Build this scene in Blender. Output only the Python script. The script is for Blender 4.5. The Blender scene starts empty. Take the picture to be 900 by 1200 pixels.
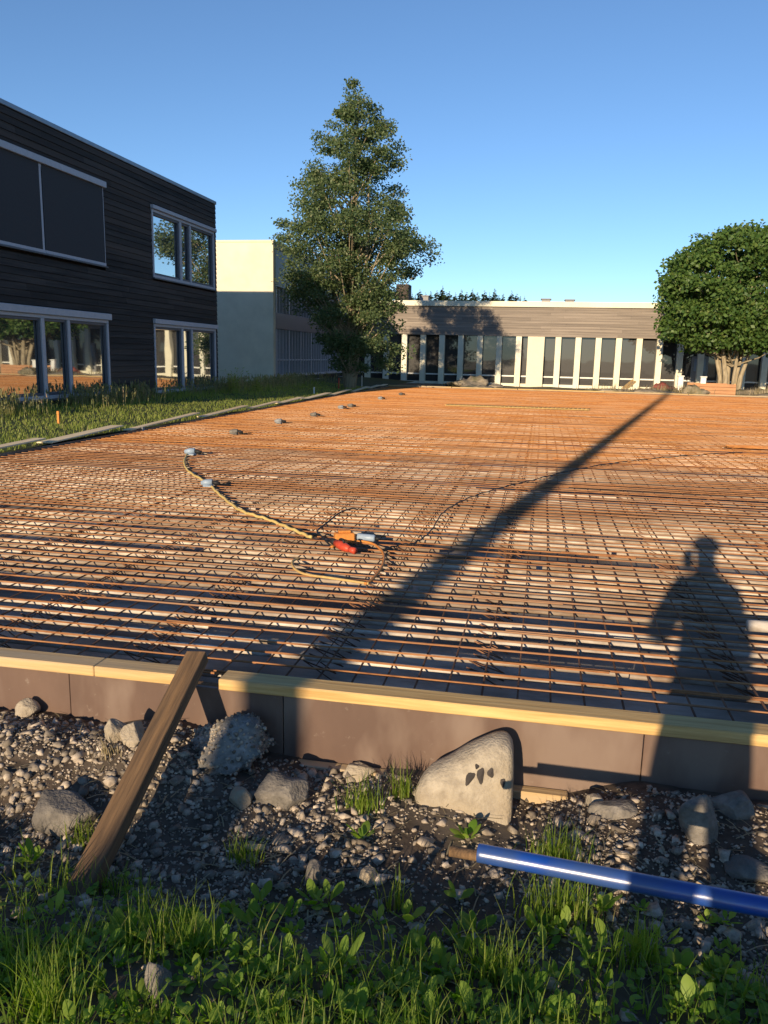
import bpy, math, random
import numpy as np
from mathutils import Vector, Matrix, noise as mnoise

random.seed(7)
RNG = np.random.default_rng(7)
rad = math.radians
scene = bpy.context.scene
COL = scene.collection
EYE = 1.65

# ------------------------------------------------------------------ camera
F, PITCH, YAW, ROLL = 940.04, rad(11.0438), rad(10.8234), rad(1.3145)
CD = Vector((-math.sin(YAW)*math.cos(PITCH), math.cos(YAW)*math.cos(PITCH), -math.sin(PITCH)))
_r = Vector((math.cos(YAW), math.sin(YAW), 0)); _u = _r.cross(CD)
CR = math.cos(ROLL)*_r + math.sin(ROLL)*_u
CU = -math.sin(ROLL)*_r + math.cos(ROLL)*_u
cam = bpy.data.cameras.new('camera'); camo = bpy.data.objects.new('camera', cam); COL.objects.link(camo)
cam.sensor_fit = 'VERTICAL'; cam.sensor_height = 36; cam.sensor_width = 27; cam.lens = F/1200*36
cam.clip_start = 0.05; cam.clip_end = 5000
m = Matrix.Identity(4)
for i in range(3):
    m[i][0], m[i][1], m[i][2] = CR[i], CU[i], -CD[i]
m.translation = (0, 0, EYE)
camo.matrix_world = m
scene.camera = camo

def ray(px, py):
    return ((px-450)/F*CR + (600-py)/F*CU + CD).normalized()
def atz(px, py, z):          # where a sight line meets the level z
    v = ray(px, py); k = (z-EYE)/v.z
    return Vector((v.x*k, v.y*k, z))
def aty(px, py, y):
    v = ray(px, py); k = y/v.y
    return Vector((v.x*k, y, EYE+v.z*k))

# ------------------------------------------------------------------ light
SUN_EL, SUN_AZ = rad(12.6), rad(10.64)       # the light travels towards +Y and a little +X
sd = Vector((math.sin(SUN_AZ)*math.cos(SUN_EL), math.cos(SUN_AZ)*math.cos(SUN_EL), -math.sin(SUN_EL)))
w = bpy.data.worlds.new('World'); scene.world = w; w.use_nodes = True
nt = w.node_tree; bg = nt.nodes['Background']
sky = nt.nodes.new('ShaderNodeTexSky'); sky.sky_type = 'NISHITA'; sky.sun_disc = False
sky.sun_elevation = SUN_EL; sky.sun_rotation = math.pi + SUN_AZ
sky.altitude = 2000; sky.air_density = 1.0; sky.dust_density = 0.0; sky.ozone_density = 3.6
bg.inputs['Strength'].default_value = 0.12
nt.links.new(sky.outputs[0], bg.inputs['Color'])
sl = bpy.data.lights.new('sun', 'SUN'); slo = bpy.data.objects.new('sun', sl); COL.objects.link(slo)
sl.energy = 5.0; sl.angle = rad(0.53); sl.color = (1.0, 0.79, 0.53)
slo.rotation_euler = sd.to_track_quat('-Z', 'Y').to_euler(); slo.location = (-20, -100, 40)
scene.view_settings.view_transform = 'Standard'; scene.view_settings.look = 'None'
scene.view_settings.gamma = 1; scene.view_settings.use_curve_mapping = False
scene.view_settings.exposure = 0.5
scene.cycles.max_bounces = 6; scene.cycles.diffuse_bounces = 3; scene.cycles.transparent_max_bounces = 6

# ------------------------------------------------------------------ materials
def nodemat(name):
    m = bpy.data.materials.new(name); m.use_nodes = True
    return m, m.node_tree, m.node_tree.nodes['Principled BSDF']
def rgba(c): return (c[0], c[1], c[2], 1)
def mat(name, c1, c2=None, scale=6, rough=.8, bump=0, stretch=(1, 1, 1), c3=None, big=None, metal=0, spec=.3,
        island=0, coords='Object', detail=6, lo=.35, hi=.65, bscale=None):
    """noise-mottled surface; c3/big adds large blotches; island varies each loose piece"""
    m, t, b = nodemat(name); N, L = t.nodes, t.links
    b.inputs['Roughness'].default_value = rough; b.inputs['Metallic'].default_value = metal
    b.inputs['Specular IOR Level'].default_value = spec
    c2 = c2 or tuple(x*.75 for x in c1)
    tc = N.new('ShaderNodeTexCoord'); mp = N.new('ShaderNodeMapping'); mp.inputs['Scale'].default_value = stretch
    if coords == 'World':
        g = N.new('ShaderNodeNewGeometry'); L.new(g.outputs['Position'], mp.inputs[0])
    else:
        oi = N.new('ShaderNodeObjectInfo'); va = N.new('ShaderNodeVectorMath'); va.operation = 'MULTIPLY_ADD'
        va.inputs[1].default_value = (37, 37, 37)
        L.new(oi.outputs['Random'], va.inputs[0]); L.new(tc.outputs['Object'], va.inputs[2]); L.new(va.outputs[0], mp.inputs[0])
    n = N.new('ShaderNodeTexNoise'); n.inputs['Scale'].default_value = scale; n.inputs['Detail'].default_value = detail
    n.inputs['Roughness'].default_value = .65
    L.new(mp.outputs[0], n.inputs['Vector'])
    cr = N.new('ShaderNodeValToRGB'); e = cr.color_ramp.elements
    e[0].position = lo; e[1].position = hi; e[0].color = rgba(c2); e[1].color = rgba(c1)
    L.new(n.outputs['Fac'], cr.inputs[0]); out = cr.outputs[0]
    if c3:
        n2 = N.new('ShaderNodeTexNoise'); n2.inputs['Scale'].default_value = big or scale*.15; n2.inputs['Detail'].default_value = 4
        L.new(mp.outputs[0], n2.inputs['Vector'])
        r2 = N.new('ShaderNodeValToRGB'); r2.color_ramp.elements[0].position = .46; r2.color_ramp.elements[1].position = .62
        L.new(n2.outputs['Fac'], r2.inputs[0])
        mx = N.new('ShaderNodeMix'); mx.data_type = 'RGBA'; mx.inputs['B'].default_value = rgba(c3)
        L.new(r2.outputs[0], mx.inputs['Factor']); L.new(out, mx.inputs['A']); out = mx.outputs['Result']
    if island:
        g2 = N.new('ShaderNodeNewGeometry'); mr = N.new('ShaderNodeMapRange')
        mr.inputs['To Min'].default_value = 1-island; mr.inputs['To Max'].default_value = 1+island
        L.new(g2.outputs['Random Per Island'], mr.inputs['Value'])
        hv = N.new('ShaderNodeHueSaturation'); L.new(mr.outputs[0], hv.inputs['Value']); L.new(out, hv.inputs['Color']); out = hv.outputs[0]
    L.new(out, b.inputs['Base Color'])
    if bump:
        bm = N.new('ShaderNodeBump'); bm.inputs['Strength'].default_value = bump; bm.inputs['Distance'].default_value = .01
        if bscale:
            n3 = N.new('ShaderNodeTexNoise'); n3.inputs['Scale'].default_value = bscale; n3.inputs['Detail'].default_value = 5
            L.new(mp.outputs[0], n3.inputs['Vector']); L.new(n3.outputs['Fac'], bm.inputs['Height'])
        else: L.new(n.outputs['Fac'], bm.inputs['Height'])
        L.new(bm.outputs[0], b.inputs['Normal'])
    return m
def leafmat(name, c1, c2, trans=.35, tcol=None, rough=.5, c3=None):
    m, t, b = nodemat(name); N, L = t.nodes, t.links
    g = N.new('ShaderNodeNewGeometry'); cr = N.new('ShaderNodeValToRGB'); e = cr.color_ramp.elements
    e[0].color = rgba(c1); e[1].color = rgba(c2)
    if c3:
        k = e.new(.93); k.color = rgba(c2); e[-1].color = rgba(c3)
    L.new(g.outputs['Random Per Island'], cr.inputs[0]); L.new(cr.outputs[0], b.inputs['Base Color'])
    b.inputs['Roughness'].default_value = rough; b.inputs['Specular IOR Level'].default_value = .35
    tr = N.new('ShaderNodeBsdfTranslucent'); hs = N.new('ShaderNodeHueSaturation'); hs.inputs['Saturation'].default_value = 1.15
    hs.inputs['Value'].default_value = 1.5
    L.new(cr.outputs[0], hs.inputs['Color']); L.new(hs.outputs[0], tr.inputs['Color'])
    mx = N.new('ShaderNodeMixShader'); mx.inputs[0].default_value = trans
    L.new(b.outputs[0], mx.inputs[1]); L.new(tr.outputs[0], mx.inputs[2]); L.new(mx.outputs[0], N['Material Output'].inputs[0])
    return m
def glassmat(name, refl, dark=(.008, .01, .012), rough=.02, wav=.0):
    m, t, b = nodemat(name); N, L = t.nodes, t.links
    b.inputs['Base Color'].default_value = rgba(dark); b.inputs['Roughness'].default_value = .6
    gl = N.new('ShaderNodeBsdfGlossy'); gl.inputs['Roughness'].default_value = rough; gl.inputs['Color'].default_value = (.88, .93, .95, 1)
    lw = N.new('ShaderNodeLayerWeight'); lw.inputs['Blend'].default_value = .5
    mr = N.new('ShaderNodeMapRange'); mr.inputs['To Min'].default_value = refl*.6; mr.inputs['To Max'].default_value = min(1, refl*1.25)
    L.new(lw.outputs['Fresnel'], mr.inputs['Value'])
    mx = N.new('ShaderNodeMixShader'); L.new(mr.outputs[0], mx.inputs[0])
    L.new(b.outputs[0], mx.inputs[1]); L.new(gl.outputs[0], mx.inputs[2]); L.new(mx.outputs[0], N['Material Output'].inputs[0])
    if wav:
        tc = N.new('ShaderNodeTexCoord'); n = N.new('ShaderNodeTexNoise'); n.inputs['Scale'].default_value = .9; n.inputs['Detail'].default_value = 1
        bp = N.new('ShaderNodeBump'); bp.inputs['Strength'].default_value = wav; bp.inputs['Distance'].default_value = .02
        L.new(tc.outputs['Object'], n.inputs['Vector']); L.new(n.outputs['Fac'], bp.inputs['Height']); L.new(bp.outputs[0], gl.inputs['Normal'])
    return m

M = {}
M['soil'] = mat('soil', (.105, .078, .056), (.040, .030, .022), 14, .95, .6, c3=(.11, .09, .07), big=1.3, coords='World')
M['earth'] = mat('earth', (.20, .15, .10), (.10, .085, .06), .6, .95, .3, c3=(.08, .09, .04), big=.05, coords='World')
M['gravel'] = mat('gravel', (.40, .335, .26), (.17, .14, .11), 30, .9, .3, island=.62, coords='World')
M['stone'] = mat('stone', (.235, .21, .18), (.11, .10, .088), 14, .9, .9, bscale=70, c3=(.11, .10, .09), big=2.2)
M['rubble'] = mat('rubble', (.33, .315, .29), (.13, .12, .11), 22, .95, 1, c3=(.2, .19, .17), big=6)
M['pale_stone'] = mat('pale_stone', (.42, .365, .285), (.26, .22, .17), 16, .9, .8, bscale=80, c3=(.33, .27, .19), big=3)
M['paint_mark'] = mat('paint_mark', (.035, .03, .028), (.06, .05, .045), 40, .8)
M['blinding'] = mat('blinding', (.42, .38, .33), (.19, .165, .135), 3.2, .85, .3, c3=(.12, .095, .075), big=.9, coords='World', stretch=(.6, 1.6, 1))
M['rust'] = mat('rust', (.51, .225, .066), (.30, .11, .036), 9, .85, .3, stretch=(1, 3, 3), c3=(.44, .225, .105), big=.8, island=.2, coords='World')
M['rust_part_lit'] = mat('rust_part_lit', (.40, .185, .075), (.20, .08, .03), 9, .85, .3, stretch=(1, 3, 3), c3=(.30, .165, .09), big=.8, island=.2, coords='World')  # browner rust for near bars, their half-lit look put into the colour
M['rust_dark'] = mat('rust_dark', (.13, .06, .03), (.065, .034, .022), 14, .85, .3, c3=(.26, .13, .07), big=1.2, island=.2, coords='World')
M['white_pipe'] = mat('white_pipe', (.64, .59, .52), (.25, .19, .135), 5, .6, .15, c3=(.15, .095, .06), big=.5, coords='World', stretch=(.5, 1.6, 1), lo=.38, hi=.62)
M['dusty_pipe'] = mat('dusty_pipe', (.57, .49, .39), (.23, .165, .11), 5, .7, .15, c3=(.13, .08, .05), big=.5, coords='World', stretch=(.5, 1.6, 1), lo=.38, hi=.62)
M['film_ply'] = mat('film_ply', (.150, .098, .075), (.115, .074, .058), 2.5, .42, .05, stretch=(1, 1, .4), c3=(.20, .145, .115), big=3.5)
_t = M['film_ply'].node_tree; _b = _t.nodes['Principled BSDF']; _src = _b.inputs['Base Color'].links[0].from_socket
_n = _t.nodes.new('ShaderNodeTexNoise'); _n.inputs['Scale'].default_value = 17; _n.inputs['Detail'].default_value = 5; _n.inputs['Roughness'].default_value = .7
_g = _t.nodes.new('ShaderNodeNewGeometry'); _t.links.new(_g.outputs['Position'], _n.inputs['Vector'])
_r = _t.nodes.new('ShaderNodeValToRGB'); _r.color_ramp.elements[0].position = .62; _r.color_ramp.elements[1].position = .70; _r.color_ramp.elements[1].color = (.55, .55, .55, 1)
_t.links.new(_n.outputs['Fac'], _r.inputs[0]); _x = _t.nodes.new('ShaderNodeMix'); _x.data_type = 'RGBA'; _x.inputs['B'].default_value = (.26, .21, .17, 1)
_t.links.new(_r.outputs[0], _x.inputs['Factor']); _t.links.new(_src, _x.inputs['A']); _t.links.new(_x.outputs['Result'], _b.inputs['Base Color'])
M['pine'] = mat('pine', (.66, .45, .19), (.44, .26, .09), 6, .78, .3, stretch=(.3, 8, 8), c3=(.44, .34, .22), big=.7, coords='World')
M['pine_y'] = mat('pine_y', (.82, .68, .46), (.68, .54, .34), 5, .75, .15, stretch=(6, .35, 6), c3=(.66, .50, .30), big=.7, coords='World')
M['old_wood'] = mat('old_wood', (.27, .155, .07), (.10, .06, .032), 9, .85, .7, stretch=(6, 6, .3), c3=(.085, .06, .042), big=.55)
M['grey_wood'] = mat('grey_wood', (.29, .245, .205), (.17, .145, .125), 2.2, .9, .3, stretch=(.12, 1, 5), island=.16, coords='World')
M['charred'] = mat('charred', (.054, .046, .042), (.018, .016, .016), 2.4, .8, .6, stretch=(1, .25, 7), c3=(.062, .047, .039), big=.35, island=.34, coords='World')
M['frame'] = mat('frame', (.47, .465, .51), (.41, .41, .45), 12, .45)
M['frame_dark'] = mat('frame_dark', (.10, .105, .125), (.085, .09, .11), 12, .45)
M['trim'] = mat('trim', (.25, .29, .34), (.2, .24, .29), 5, .4, metal=.4)
M['screen'] = mat('screen', (.050, .052, .058), (.044, .046, .052), 20, .8, .1)
M['plaster'] = mat('plaster', (.74, .665, .50), (.64, .575, .43), 1.3, .9, .15, c3=(.66, .62, .48), big=.25, coords='World')
M['column'] = mat('column', (.80, .75, .56), (.68, .63, .48), 1.5, .85, .15, c3=(.70, .68, .58), big=.4, coords='World')
M['roof'] = mat('roof', (.12, .12, .12), (.08, .08, .085), 2, .9)
M['glass'] = glassmat('glass', .85, wav=.10)
M['glass_far'] = glassmat('glass_far', .10, dark=(.012, .011, .011), wav=.12)
M['interior'] = mat('interior', (.05, .045, .04), (.03, .027, .024), .6, .9)
M['bark'] = mat('bark', (.24, .21, .17), (.09, .075, .06), 5, .95, .8, stretch=(3, 3, .6))
M['pale_bark'] = mat('pale_bark', (.42, .35, .24), (.22, .18, .12), 5, .95, .6, stretch=(3, 3, .6))
M['leaf_poplar'] = leafmat('leaf_poplar', (.050, .092, .036), (.150, .195, .080), .40, c3=(.19, .18, .09))
M['leaf_round'] = leafmat('leaf_round', (.038, .090, .020), (.115, .185, .042), .32, c3=(.17, .21, .06))
M['needles'] = leafmat('needles', (.020, .042, .020), (.045, .07, .032), .1)
M['grass'] = leafmat('grass', (.09, .175, .02), (.26, .33, .06), .55, c3=(.32, .27, .12))
M['lawn_grass'] = leafmat('lawn_grass', (.20, .27, .05), (.37, .40, .11), .5, c3=(.30, .25, .12))
M['seed_grass'] = leafmat('seed_grass', (.17, .20, .075), (.34, .30, .15), .45, c3=(.42, .28, .22))
M['weed'] = leafmat('weed', (.12, .25, .028), (.31, .43, .075), .55)
M['dry'] = leafmat('dry', (.22, .18, .10), (.34, .28, .17), .2)
M['lawn'] = mat('lawn', (.06, .095, .022), (.05, .045, .025), 4, .95, .4, coords='World')
M['blue'] = mat('blue', (.006, .062, .36), (.005, .046, .27), 7, .31, .12, spec=1.0, c3=(.03, .07, .22), big=5)
M['blue_grey'] = mat('blue_grey', (.30, .38, .47), (.24, .3, .38), 20, .4)
M['black'] = mat('black', (.02, .02, .021), (.012, .012, .013), 20, .6)
M['red'] = mat('red', (.55, .07, .03), (.42, .05, .025), 30, .45)
M['orange'] = mat('orange', (.62, .24, .05), (.48, .18, .04), 30, .6)
M['hose_tan'] = mat('hose_tan', (.55, .36, .13), (.42, .27, .10), 25, .6)
M['hose_yellow'] = mat('hose_yellow', (.62, .46, .17), (.5, .35, .12), 14, .6)
M['grey'] = mat('grey', (.3, .3, .3), (.22, .22, .22), 12, .7)
M['white'] = mat('white', (.78, .77, .72), (.66, .65, .6), 10, .6)
M['skin'] = mat('skin', (.55, .36, .27), (.48, .30, .22), 20, .5)
M['jacket'] = mat('jacket', (.05, .06, .09), (.035, .04, .06), 14, .9, .2)
M['hair'] = mat('hair', (.05, .03, .02), (.03, .02, .015), 40, .6, .4, stretch=(1, 1, .3))
M['terracotta'] = mat('terracotta', (.52, .27, .13), (.40, .2, .1), 5, .8, .2, stretch=(.4, 3, 3))
M['red_tarp'] = mat('red_tarp', (.32, .09, .07), (.22, .06, .05), 5, .7, .3)
M['pile'] = mat('pile', (.36, .30, .22), (.19, .155, .11), 5, .95, .8, c3=(.14, .13, .07), big=1.2)

# ------------------------------------------------------------------ mesh builder
class MB:
    def __init__(s): s.v = []; s.f = []
    def add(s, vs, fs):
        o = len(s.v); s.v.extend([tuple(a) for a in vs]); s.f.extend([tuple(i+o for i in f) for f in fs]); return s
    def box(s, x0, x1, y0, y1, z0, z1, mtx=None, bev=0):
        if bev:
            b = min(bev, (x1-x0)/3, (y1-y0)/3, (z1-z0)/3)
            X = (x0, x0+b, x1-b, x1); Y = (y0, y0+b, y1-b, y1); Zz = (z0, z0+b, z1-b, z1)
            vs = []; idx = {}
            def g(i, j, k):
                if (i, j, k) not in idx:
                    idx[(i, j, k)] = len(vs); vs.append(Vector((X[i], Y[j], Zz[k])))
                return idx[(i, j, k)]
            fs = []
            for k in (0, 3):
                q = [g(1, 1, k), g(2, 1, k), g(2, 2, k), g(1, 2, k)]; fs.append(q if k else q[::-1])
            for j in (0, 3):
                q = [g(1, j, 1), g(2, j, 1), g(2, j, 2), g(1, j, 2)]; fs.append(q[::-1] if j else q)
            for i in (0, 3):
                q = [g(i, 1, 1), g(i, 2, 1), g(i, 2, 2), g(i, 1, 2)]; fs.append(q if i else q[::-1])
            n = lambda t: 0 if t == 1 else 3
            for a in (1, 2):
                for c in (1, 2):   # edge bevels
                    fs.append([g(1, n(a), c), g(2, n(a), c), g(2, a, n(c)), g(1, a, n(c))])
                    fs.append([g(n(a), 1, c), g(n(a), 2, c), g(a, 2, n(c)), g(a, 1, n(c))])
                    fs.append([g(n(a), c, 1), g(n(a), c, 2), g(a, n(c), 2), g(a, n(c), 1)])
                    for e in (1, 2):
                        fs.append([g(n(a), c, e), g(a, n(c), e), g(a, c, n(e))])
        else:
            vs = [Vector(p) for p in ((x0,y0,z0),(x1,y0,z0),(x1,y1,z0),(x0,y1,z0),(x0,y0,z1),(x1,y0,z1),(x1,y1,z1),(x0,y1,z1))]
            fs = [(3,2,1,0),(4,5,6,7),(0,1,5,4),(1,2,6,5),(2,3,7,6),(3,0,4,7)]
        if mtx: vs = [mtx @ p for p in vs]
        return s.add(vs, fs)
    def tube(s, pts, r, n=8, cap=True):
        pts = [Vector(p) for p in pts]; k = len(pts)
        rs = [r]*k if not hasattr(r, '__len__') else list(r)
        vs = []; up = None
        for i, p in enumerate(pts):
            t = (pts[min(i+1, k-1)]-pts[max(i-1, 0)]).normalized()
            if up is None: up = Vector((0, 0, 1)) if abs(t.z) < .9 else Vector((1, 0, 0))
            a = t.cross(up).normalized(); b = a.cross(t).normalized(); up = b
            for j in range(n):
                th = 2*math.pi*j/n
                vs.append(p + (a*math.cos(th)+b*math.sin(th))*rs[i])
        fs = []
        for i in range(k-1):
            for j in range(n):
                j2 = (j+1) % n
                fs.append((i*n+j, i*n+j2, (i+1)*n+j2, (i+1)*n+j))
        if cap: fs += [tuple(range(n))[::-1], tuple(range((k-1)*n, k*n))]
        return s.add(vs, fs)
    def build(s, name, m, parent=None, smooth=False, loc=None):
        me = bpy.data.meshes.new(name); me.from_pydata(s.v, [], s.f); me.update()
        me.materials.append(m)
        if smooth: me.polygons.foreach_set('use_smooth', [True]*len(me.polygons))
        o = bpy.data.objects.new(name, me); COL.objects.link(o)
        if parent: o.parent = parent
        if loc: o.location = loc
        return o
def tag(o, label=None, cat=None, group=None, kind=None):
    if label: o['label'] = label
    if cat: o['category'] = cat
    if group: o['group'] = group
    if kind: o['kind'] = kind
    return o
def thing(name, label, cat, loc=(0, 0, 0), group=None):
    o = bpy.data.objects.new(name, None); COL.objects.link(o); o.location = loc; o.empty_display_size = .1
    return tag(o, label, cat, group)
def local(o, p):  # world point -> local of an unrotated thing
    return Vector(p)-o.location
def copyobj(o, loc=None, rz=None, parent=None):
    c = o.copy(); COL.objects.link(c)
    if loc is not None: c.location = loc
    if rz is not None: c.rotation_euler[2] = rz
    if parent: c.parent = parent
    return c
def fbm(x, y, s, seed=0):
    return mnoise.fractal(Vector((x*s+seed, y*s-seed*.7, seed*1.3)), 1.0, 2.1, 4)
def smoothstep(a, b, x):
    t = min(1, max(0, (x-a)/(b-a))); return t*t*(3-2*t)

# ------------------------------------------------------------------ ground
TOPZ = EYE-1.4            # top of the formwork planks: 0.25
PX = [-6, -3, -2.29, -1.83, -1.55, -1.35, -1.14, -.68, -.24, .08, .3, .5, .93, 1.5, 6]
PZ = [-.05, -.02, -.012, -.025, .03, .0, -.07, -.10, -.075, -.14, -.06, .0, -.03, 0, -.05]
def hgt(x, y):
    base = .015*fbm(x, y, 1.6, 3) + .012*fbm(x, y, 6, 9)
    prof = float(np.interp(x, PX, PZ))
    k = smoothstep(2.3, 3.0, y)
    far = -.125*smoothstep(1.6, 2.3, y)*(1-.45*smoothstep(-.2, .5, x))
    bank = .07*math.exp(-((x+2.0)/.55)**2-((y-2.78)/.2)**2)
    return (1-k)*far + k*prof + base + bank
g = MB()
S = 2500
g.add([(-S,-S,-.22),(S,-S,-.22),(S,S,-.22),(-S,S,-.22)], [(0,1,2,3)])
tag(g.build('ground', M['earth']), kind='structure')
tb = MB(); nx, ny = 260, 150
xs = np.linspace(-5, 4, nx); ys = np.linspace(-1.5, 3.13, ny)
vv = []
for y in ys:
    for x in xs:
        e = min(1, min(x+5, 4-x, (y+1.5))/.4); vv.append((x, y, hgt(x, y) if e >= 1 else hgt(x, y)*e-.3*(1-e)))
tb.add(vv, [(j*nx+i, j*nx+i+1, (j+1)*nx+i+1, (j+1)*nx+i) for j in range(ny-1) for i in range(nx-1)])
tag(tb.build('soil', M['soil'], smooth=True), kind='structure')
# yard beyond the slab
yb = MB(); n = 60
vv = [(-13+40*i/(n-1), 38.2+16*j/19, -.02+.05*fbm(i*.6, j*.6, 1, 5)) for j in range(20) for i in range(n)]
yb.add(vv, [(j*n+i, j*n+i+1, (j+1)*n+i+1, (j+1)*n+i) for j in range(19) for i in range(n-1)])
tag(yb.build('yard', M['earth']), kind='structure')
# lawn strip
lb = MB(); ny = 90
def lawn_h(x, y): return .20 + .17*smoothstep(-7.3, -10.4, x) + .025*fbm(x, y, .9, 2)
lx = [-7.31, -7.6, -8.2, -8.8, -9.4, -10, -10.6, -11.6, -13]
vv = [(x, 2+45*j/(ny-1), lawn_h(x, 2+45*j/(ny-1))) for j in range(ny) for x in lx]
n = len(lx)
lb.add(vv, [(j*n+i+1, j*n+i, (j+1)*n+i, (j+1)*n+i+1) for j in range(ny-1) for i in range(n-1)])
tag(lb.build('lawn', M['lawn']), kind='structure')

# ------------------------------------------------------------------ slab base
SX0, SX1, SY0, SY1 = -7.17, 17.0, 3.20, 38.0
FLOOR = .075
fb = MB(); fb.add([(SX0,SY0,FLOOR),(SX1,SY0,FLOOR),(SX1,SY1,FLOOR),(SX0,SY1,FLOOR)], [(0,1,2,3)])
tag(fb.build('slab_base', M['blinding']), kind='structure')

# ------------------------------------------------------------------ reinforcement
rg = thing('rebar_grid', 'rusty orange reinforcing bar mesh tied across the whole formwork bed', 'rebar mesh', (0, 0, 0))
def wavy(length, r, n=22, amp=.004, seed=0, seg=6):
    b = MB(); pts = []
    for i in range(n):
        t = length*i/(n-1)
        pts.append((t, amp*mnoise.noise(Vector((t*.7, seed*9.1, 0)))*1.6, amp*mnoise.noise(Vector((t*.5, seed*5.3, 7)))*1.4))
    b.tube(pts, r, seg); return b
ZT, RT = .196, .0054
ROWS = []
y = SY0+.085
while y < SY1-.05:
    ROWS.append(y); y += .15
longs = [wavy(12.2, RT, seed=k).build('long_bar', M['rust_part_lit'], rg) for k in range(4)]
placed = 0; rest = MB()
for ri, y in enumerate(ROWS):
    # each row is a lapped run of bars, staggered from row to row
    off = random.uniform(-9.5, -7.5)
    spans = []
    a = SX0+.05
    first = random.uniform(5, 12)
    xs0 = a
    for L in (first, 12.2, 12.2):
        if xs0 > SX1-.5: break
        spans.append((xs0, min(xs0+L, SX1-.06))); xs0 += L-.55
    for k, (x0, x1) in enumerate(spans):
        yy = y + (.018 if k % 2 else 0) + random.gauss(0, .006); zz = ZT + random.gauss(0, .0022); rz = random.gauss(0, .0008)
        vis = x0 < .2+.30*y
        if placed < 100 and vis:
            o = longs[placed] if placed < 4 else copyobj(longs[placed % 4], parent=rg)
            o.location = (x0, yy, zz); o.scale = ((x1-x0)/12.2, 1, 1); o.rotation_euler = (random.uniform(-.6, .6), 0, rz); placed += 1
        else:
            q = 7 if y < 20 else 4
            pts = [(x0+(x1-x0)*i/(q-1), yy+rz*(x1-x0)*i/(q-1)+random.gauss(0, .003), zz+random.gauss(0, .002)) for i in range(q)]
            rest.tube(pts, RT, 5, cap=False)
tag(rest.build('long_bars', M['rust'], rg), kind='stuff')
# cross bars run away from the camera
RC = .0050
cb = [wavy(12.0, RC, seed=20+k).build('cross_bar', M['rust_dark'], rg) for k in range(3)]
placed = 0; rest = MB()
cols = []
x = SX0+.09
while x < SX1-.05:
    cols.append(x); x += .15
cols.sort(key=lambda x: abs(x+.3))
for x in cols:
    above = False
    z = ZT + (RT+RC if above else -(RT+RC))
    yy = SY0+.04 + random.uniform(0, .05)
    k = 0
    first = random.choice((6.0, 6.0, 9.0))
    for L in (first, 12, 12, 12, 12):
        y1 = min(yy+L, SY1-.06)
        if y1-yy < .4: break
        xx = x + (.014 if k % 2 else 0) + random.gauss(0, .005); zz = z+random.gauss(0, .002)
        if k == 0 and placed < 100:
            o = cb[placed] if placed < 3 else copyobj(cb[placed % 3], parent=rg)
            o.location = (xx, yy, zz); o.scale = ((y1-yy)/12.0, 1, 1); o.rotation_euler = (random.uniform(-.6, .6), 0, math.pi/2+random.gauss(0, .0012)); placed += 1
        else:
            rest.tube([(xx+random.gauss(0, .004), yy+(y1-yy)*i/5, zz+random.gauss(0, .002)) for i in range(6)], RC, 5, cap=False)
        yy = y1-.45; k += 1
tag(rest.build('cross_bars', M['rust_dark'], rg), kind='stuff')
# pale pipes, one behind every bar, carrying the cross bars
pipes = []; restp = MB(); RPP = .0145
ZP = ZT-RT-2*RC-RPP-.001
for i, y in enumerate(ROWS):
    x = SX0+.06; yy = y+.062
    while x < SX1-.3:
        L = random.uniform(4, 9); x1 = min(x+L, SX1-.08)
        if random.random() < .86:
            near = y < 4.45
            if len(pipes) < 100 and x < .2+.30*y:
                same = [q for q in pipes if (q.data.materials[0] == M['white_pipe']) == near]
                if len(same) < 3:
                    b = MB(); nn = 14
                    b.tube([(k/(nn-1), .006*mnoise.noise(Vector((k*.6, len(pipes)*7, 0))), .003*mnoise.noise(Vector((k*.6, 5, len(pipes))))) for k in range(nn)], RPP, 8, cap=True)
                    o = b.build('pipe', M['white_pipe' if near else 'dusty_pipe'], rg, smooth=True)
                else: o = copyobj(random.choice(same[:3]), parent=rg)
                pipes.append(o); o.location = (x, yy+random.gauss(0, .007), ZP-abs(random.gauss(0, .002))); o.scale = (x1-x, 1, 1); o.rotation_euler = (0, 0, random.gauss(0, .0012))
            else:
                y_ = yy+random.gauss(0, .007)
                restp.tube([(x+(x1-x)*k/3, y_+random.gauss(0, .004), ZP-abs(random.gauss(0, .002))) for k in range(4)], RPP, 6)
        x = x1+random.uniform(.0, .05)
tag(restp.build('pipes', M['dusty_pipe'], rg), kind='stuff')
# zigzag spacer strips between the mats, running away from the camera
def zigzag(length):
    b = MB(); pts = []; t = 0; k = 0
    while t < length:
        pts.append(((-1)**k*.085+random.gauss(0, .006), t, (.040 if k % 2 else -.03)+.03)); t += .047; k += 1
    b.tube(pts, .0034, 4, cap=False)
    b.tube([(0, 0, .072), (0, length, .072)], .0035, 4); return b
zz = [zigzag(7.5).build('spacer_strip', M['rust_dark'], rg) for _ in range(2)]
for i in range(26):
    x = -7.0+.86*(i % 13)*1.0
    far = i >= 13
    o = zz[i] if i < 2 else copyobj(zz[i % 2], parent=rg)
    if x > 0.2 and not far: x += .3
    o.location = (x+random.gauss(0, .05), (3.32 if not far else 11.0)+random.uniform(0, .5), .112); o.rotation_euler = (0, 0, random.gauss(0, .01))
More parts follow.
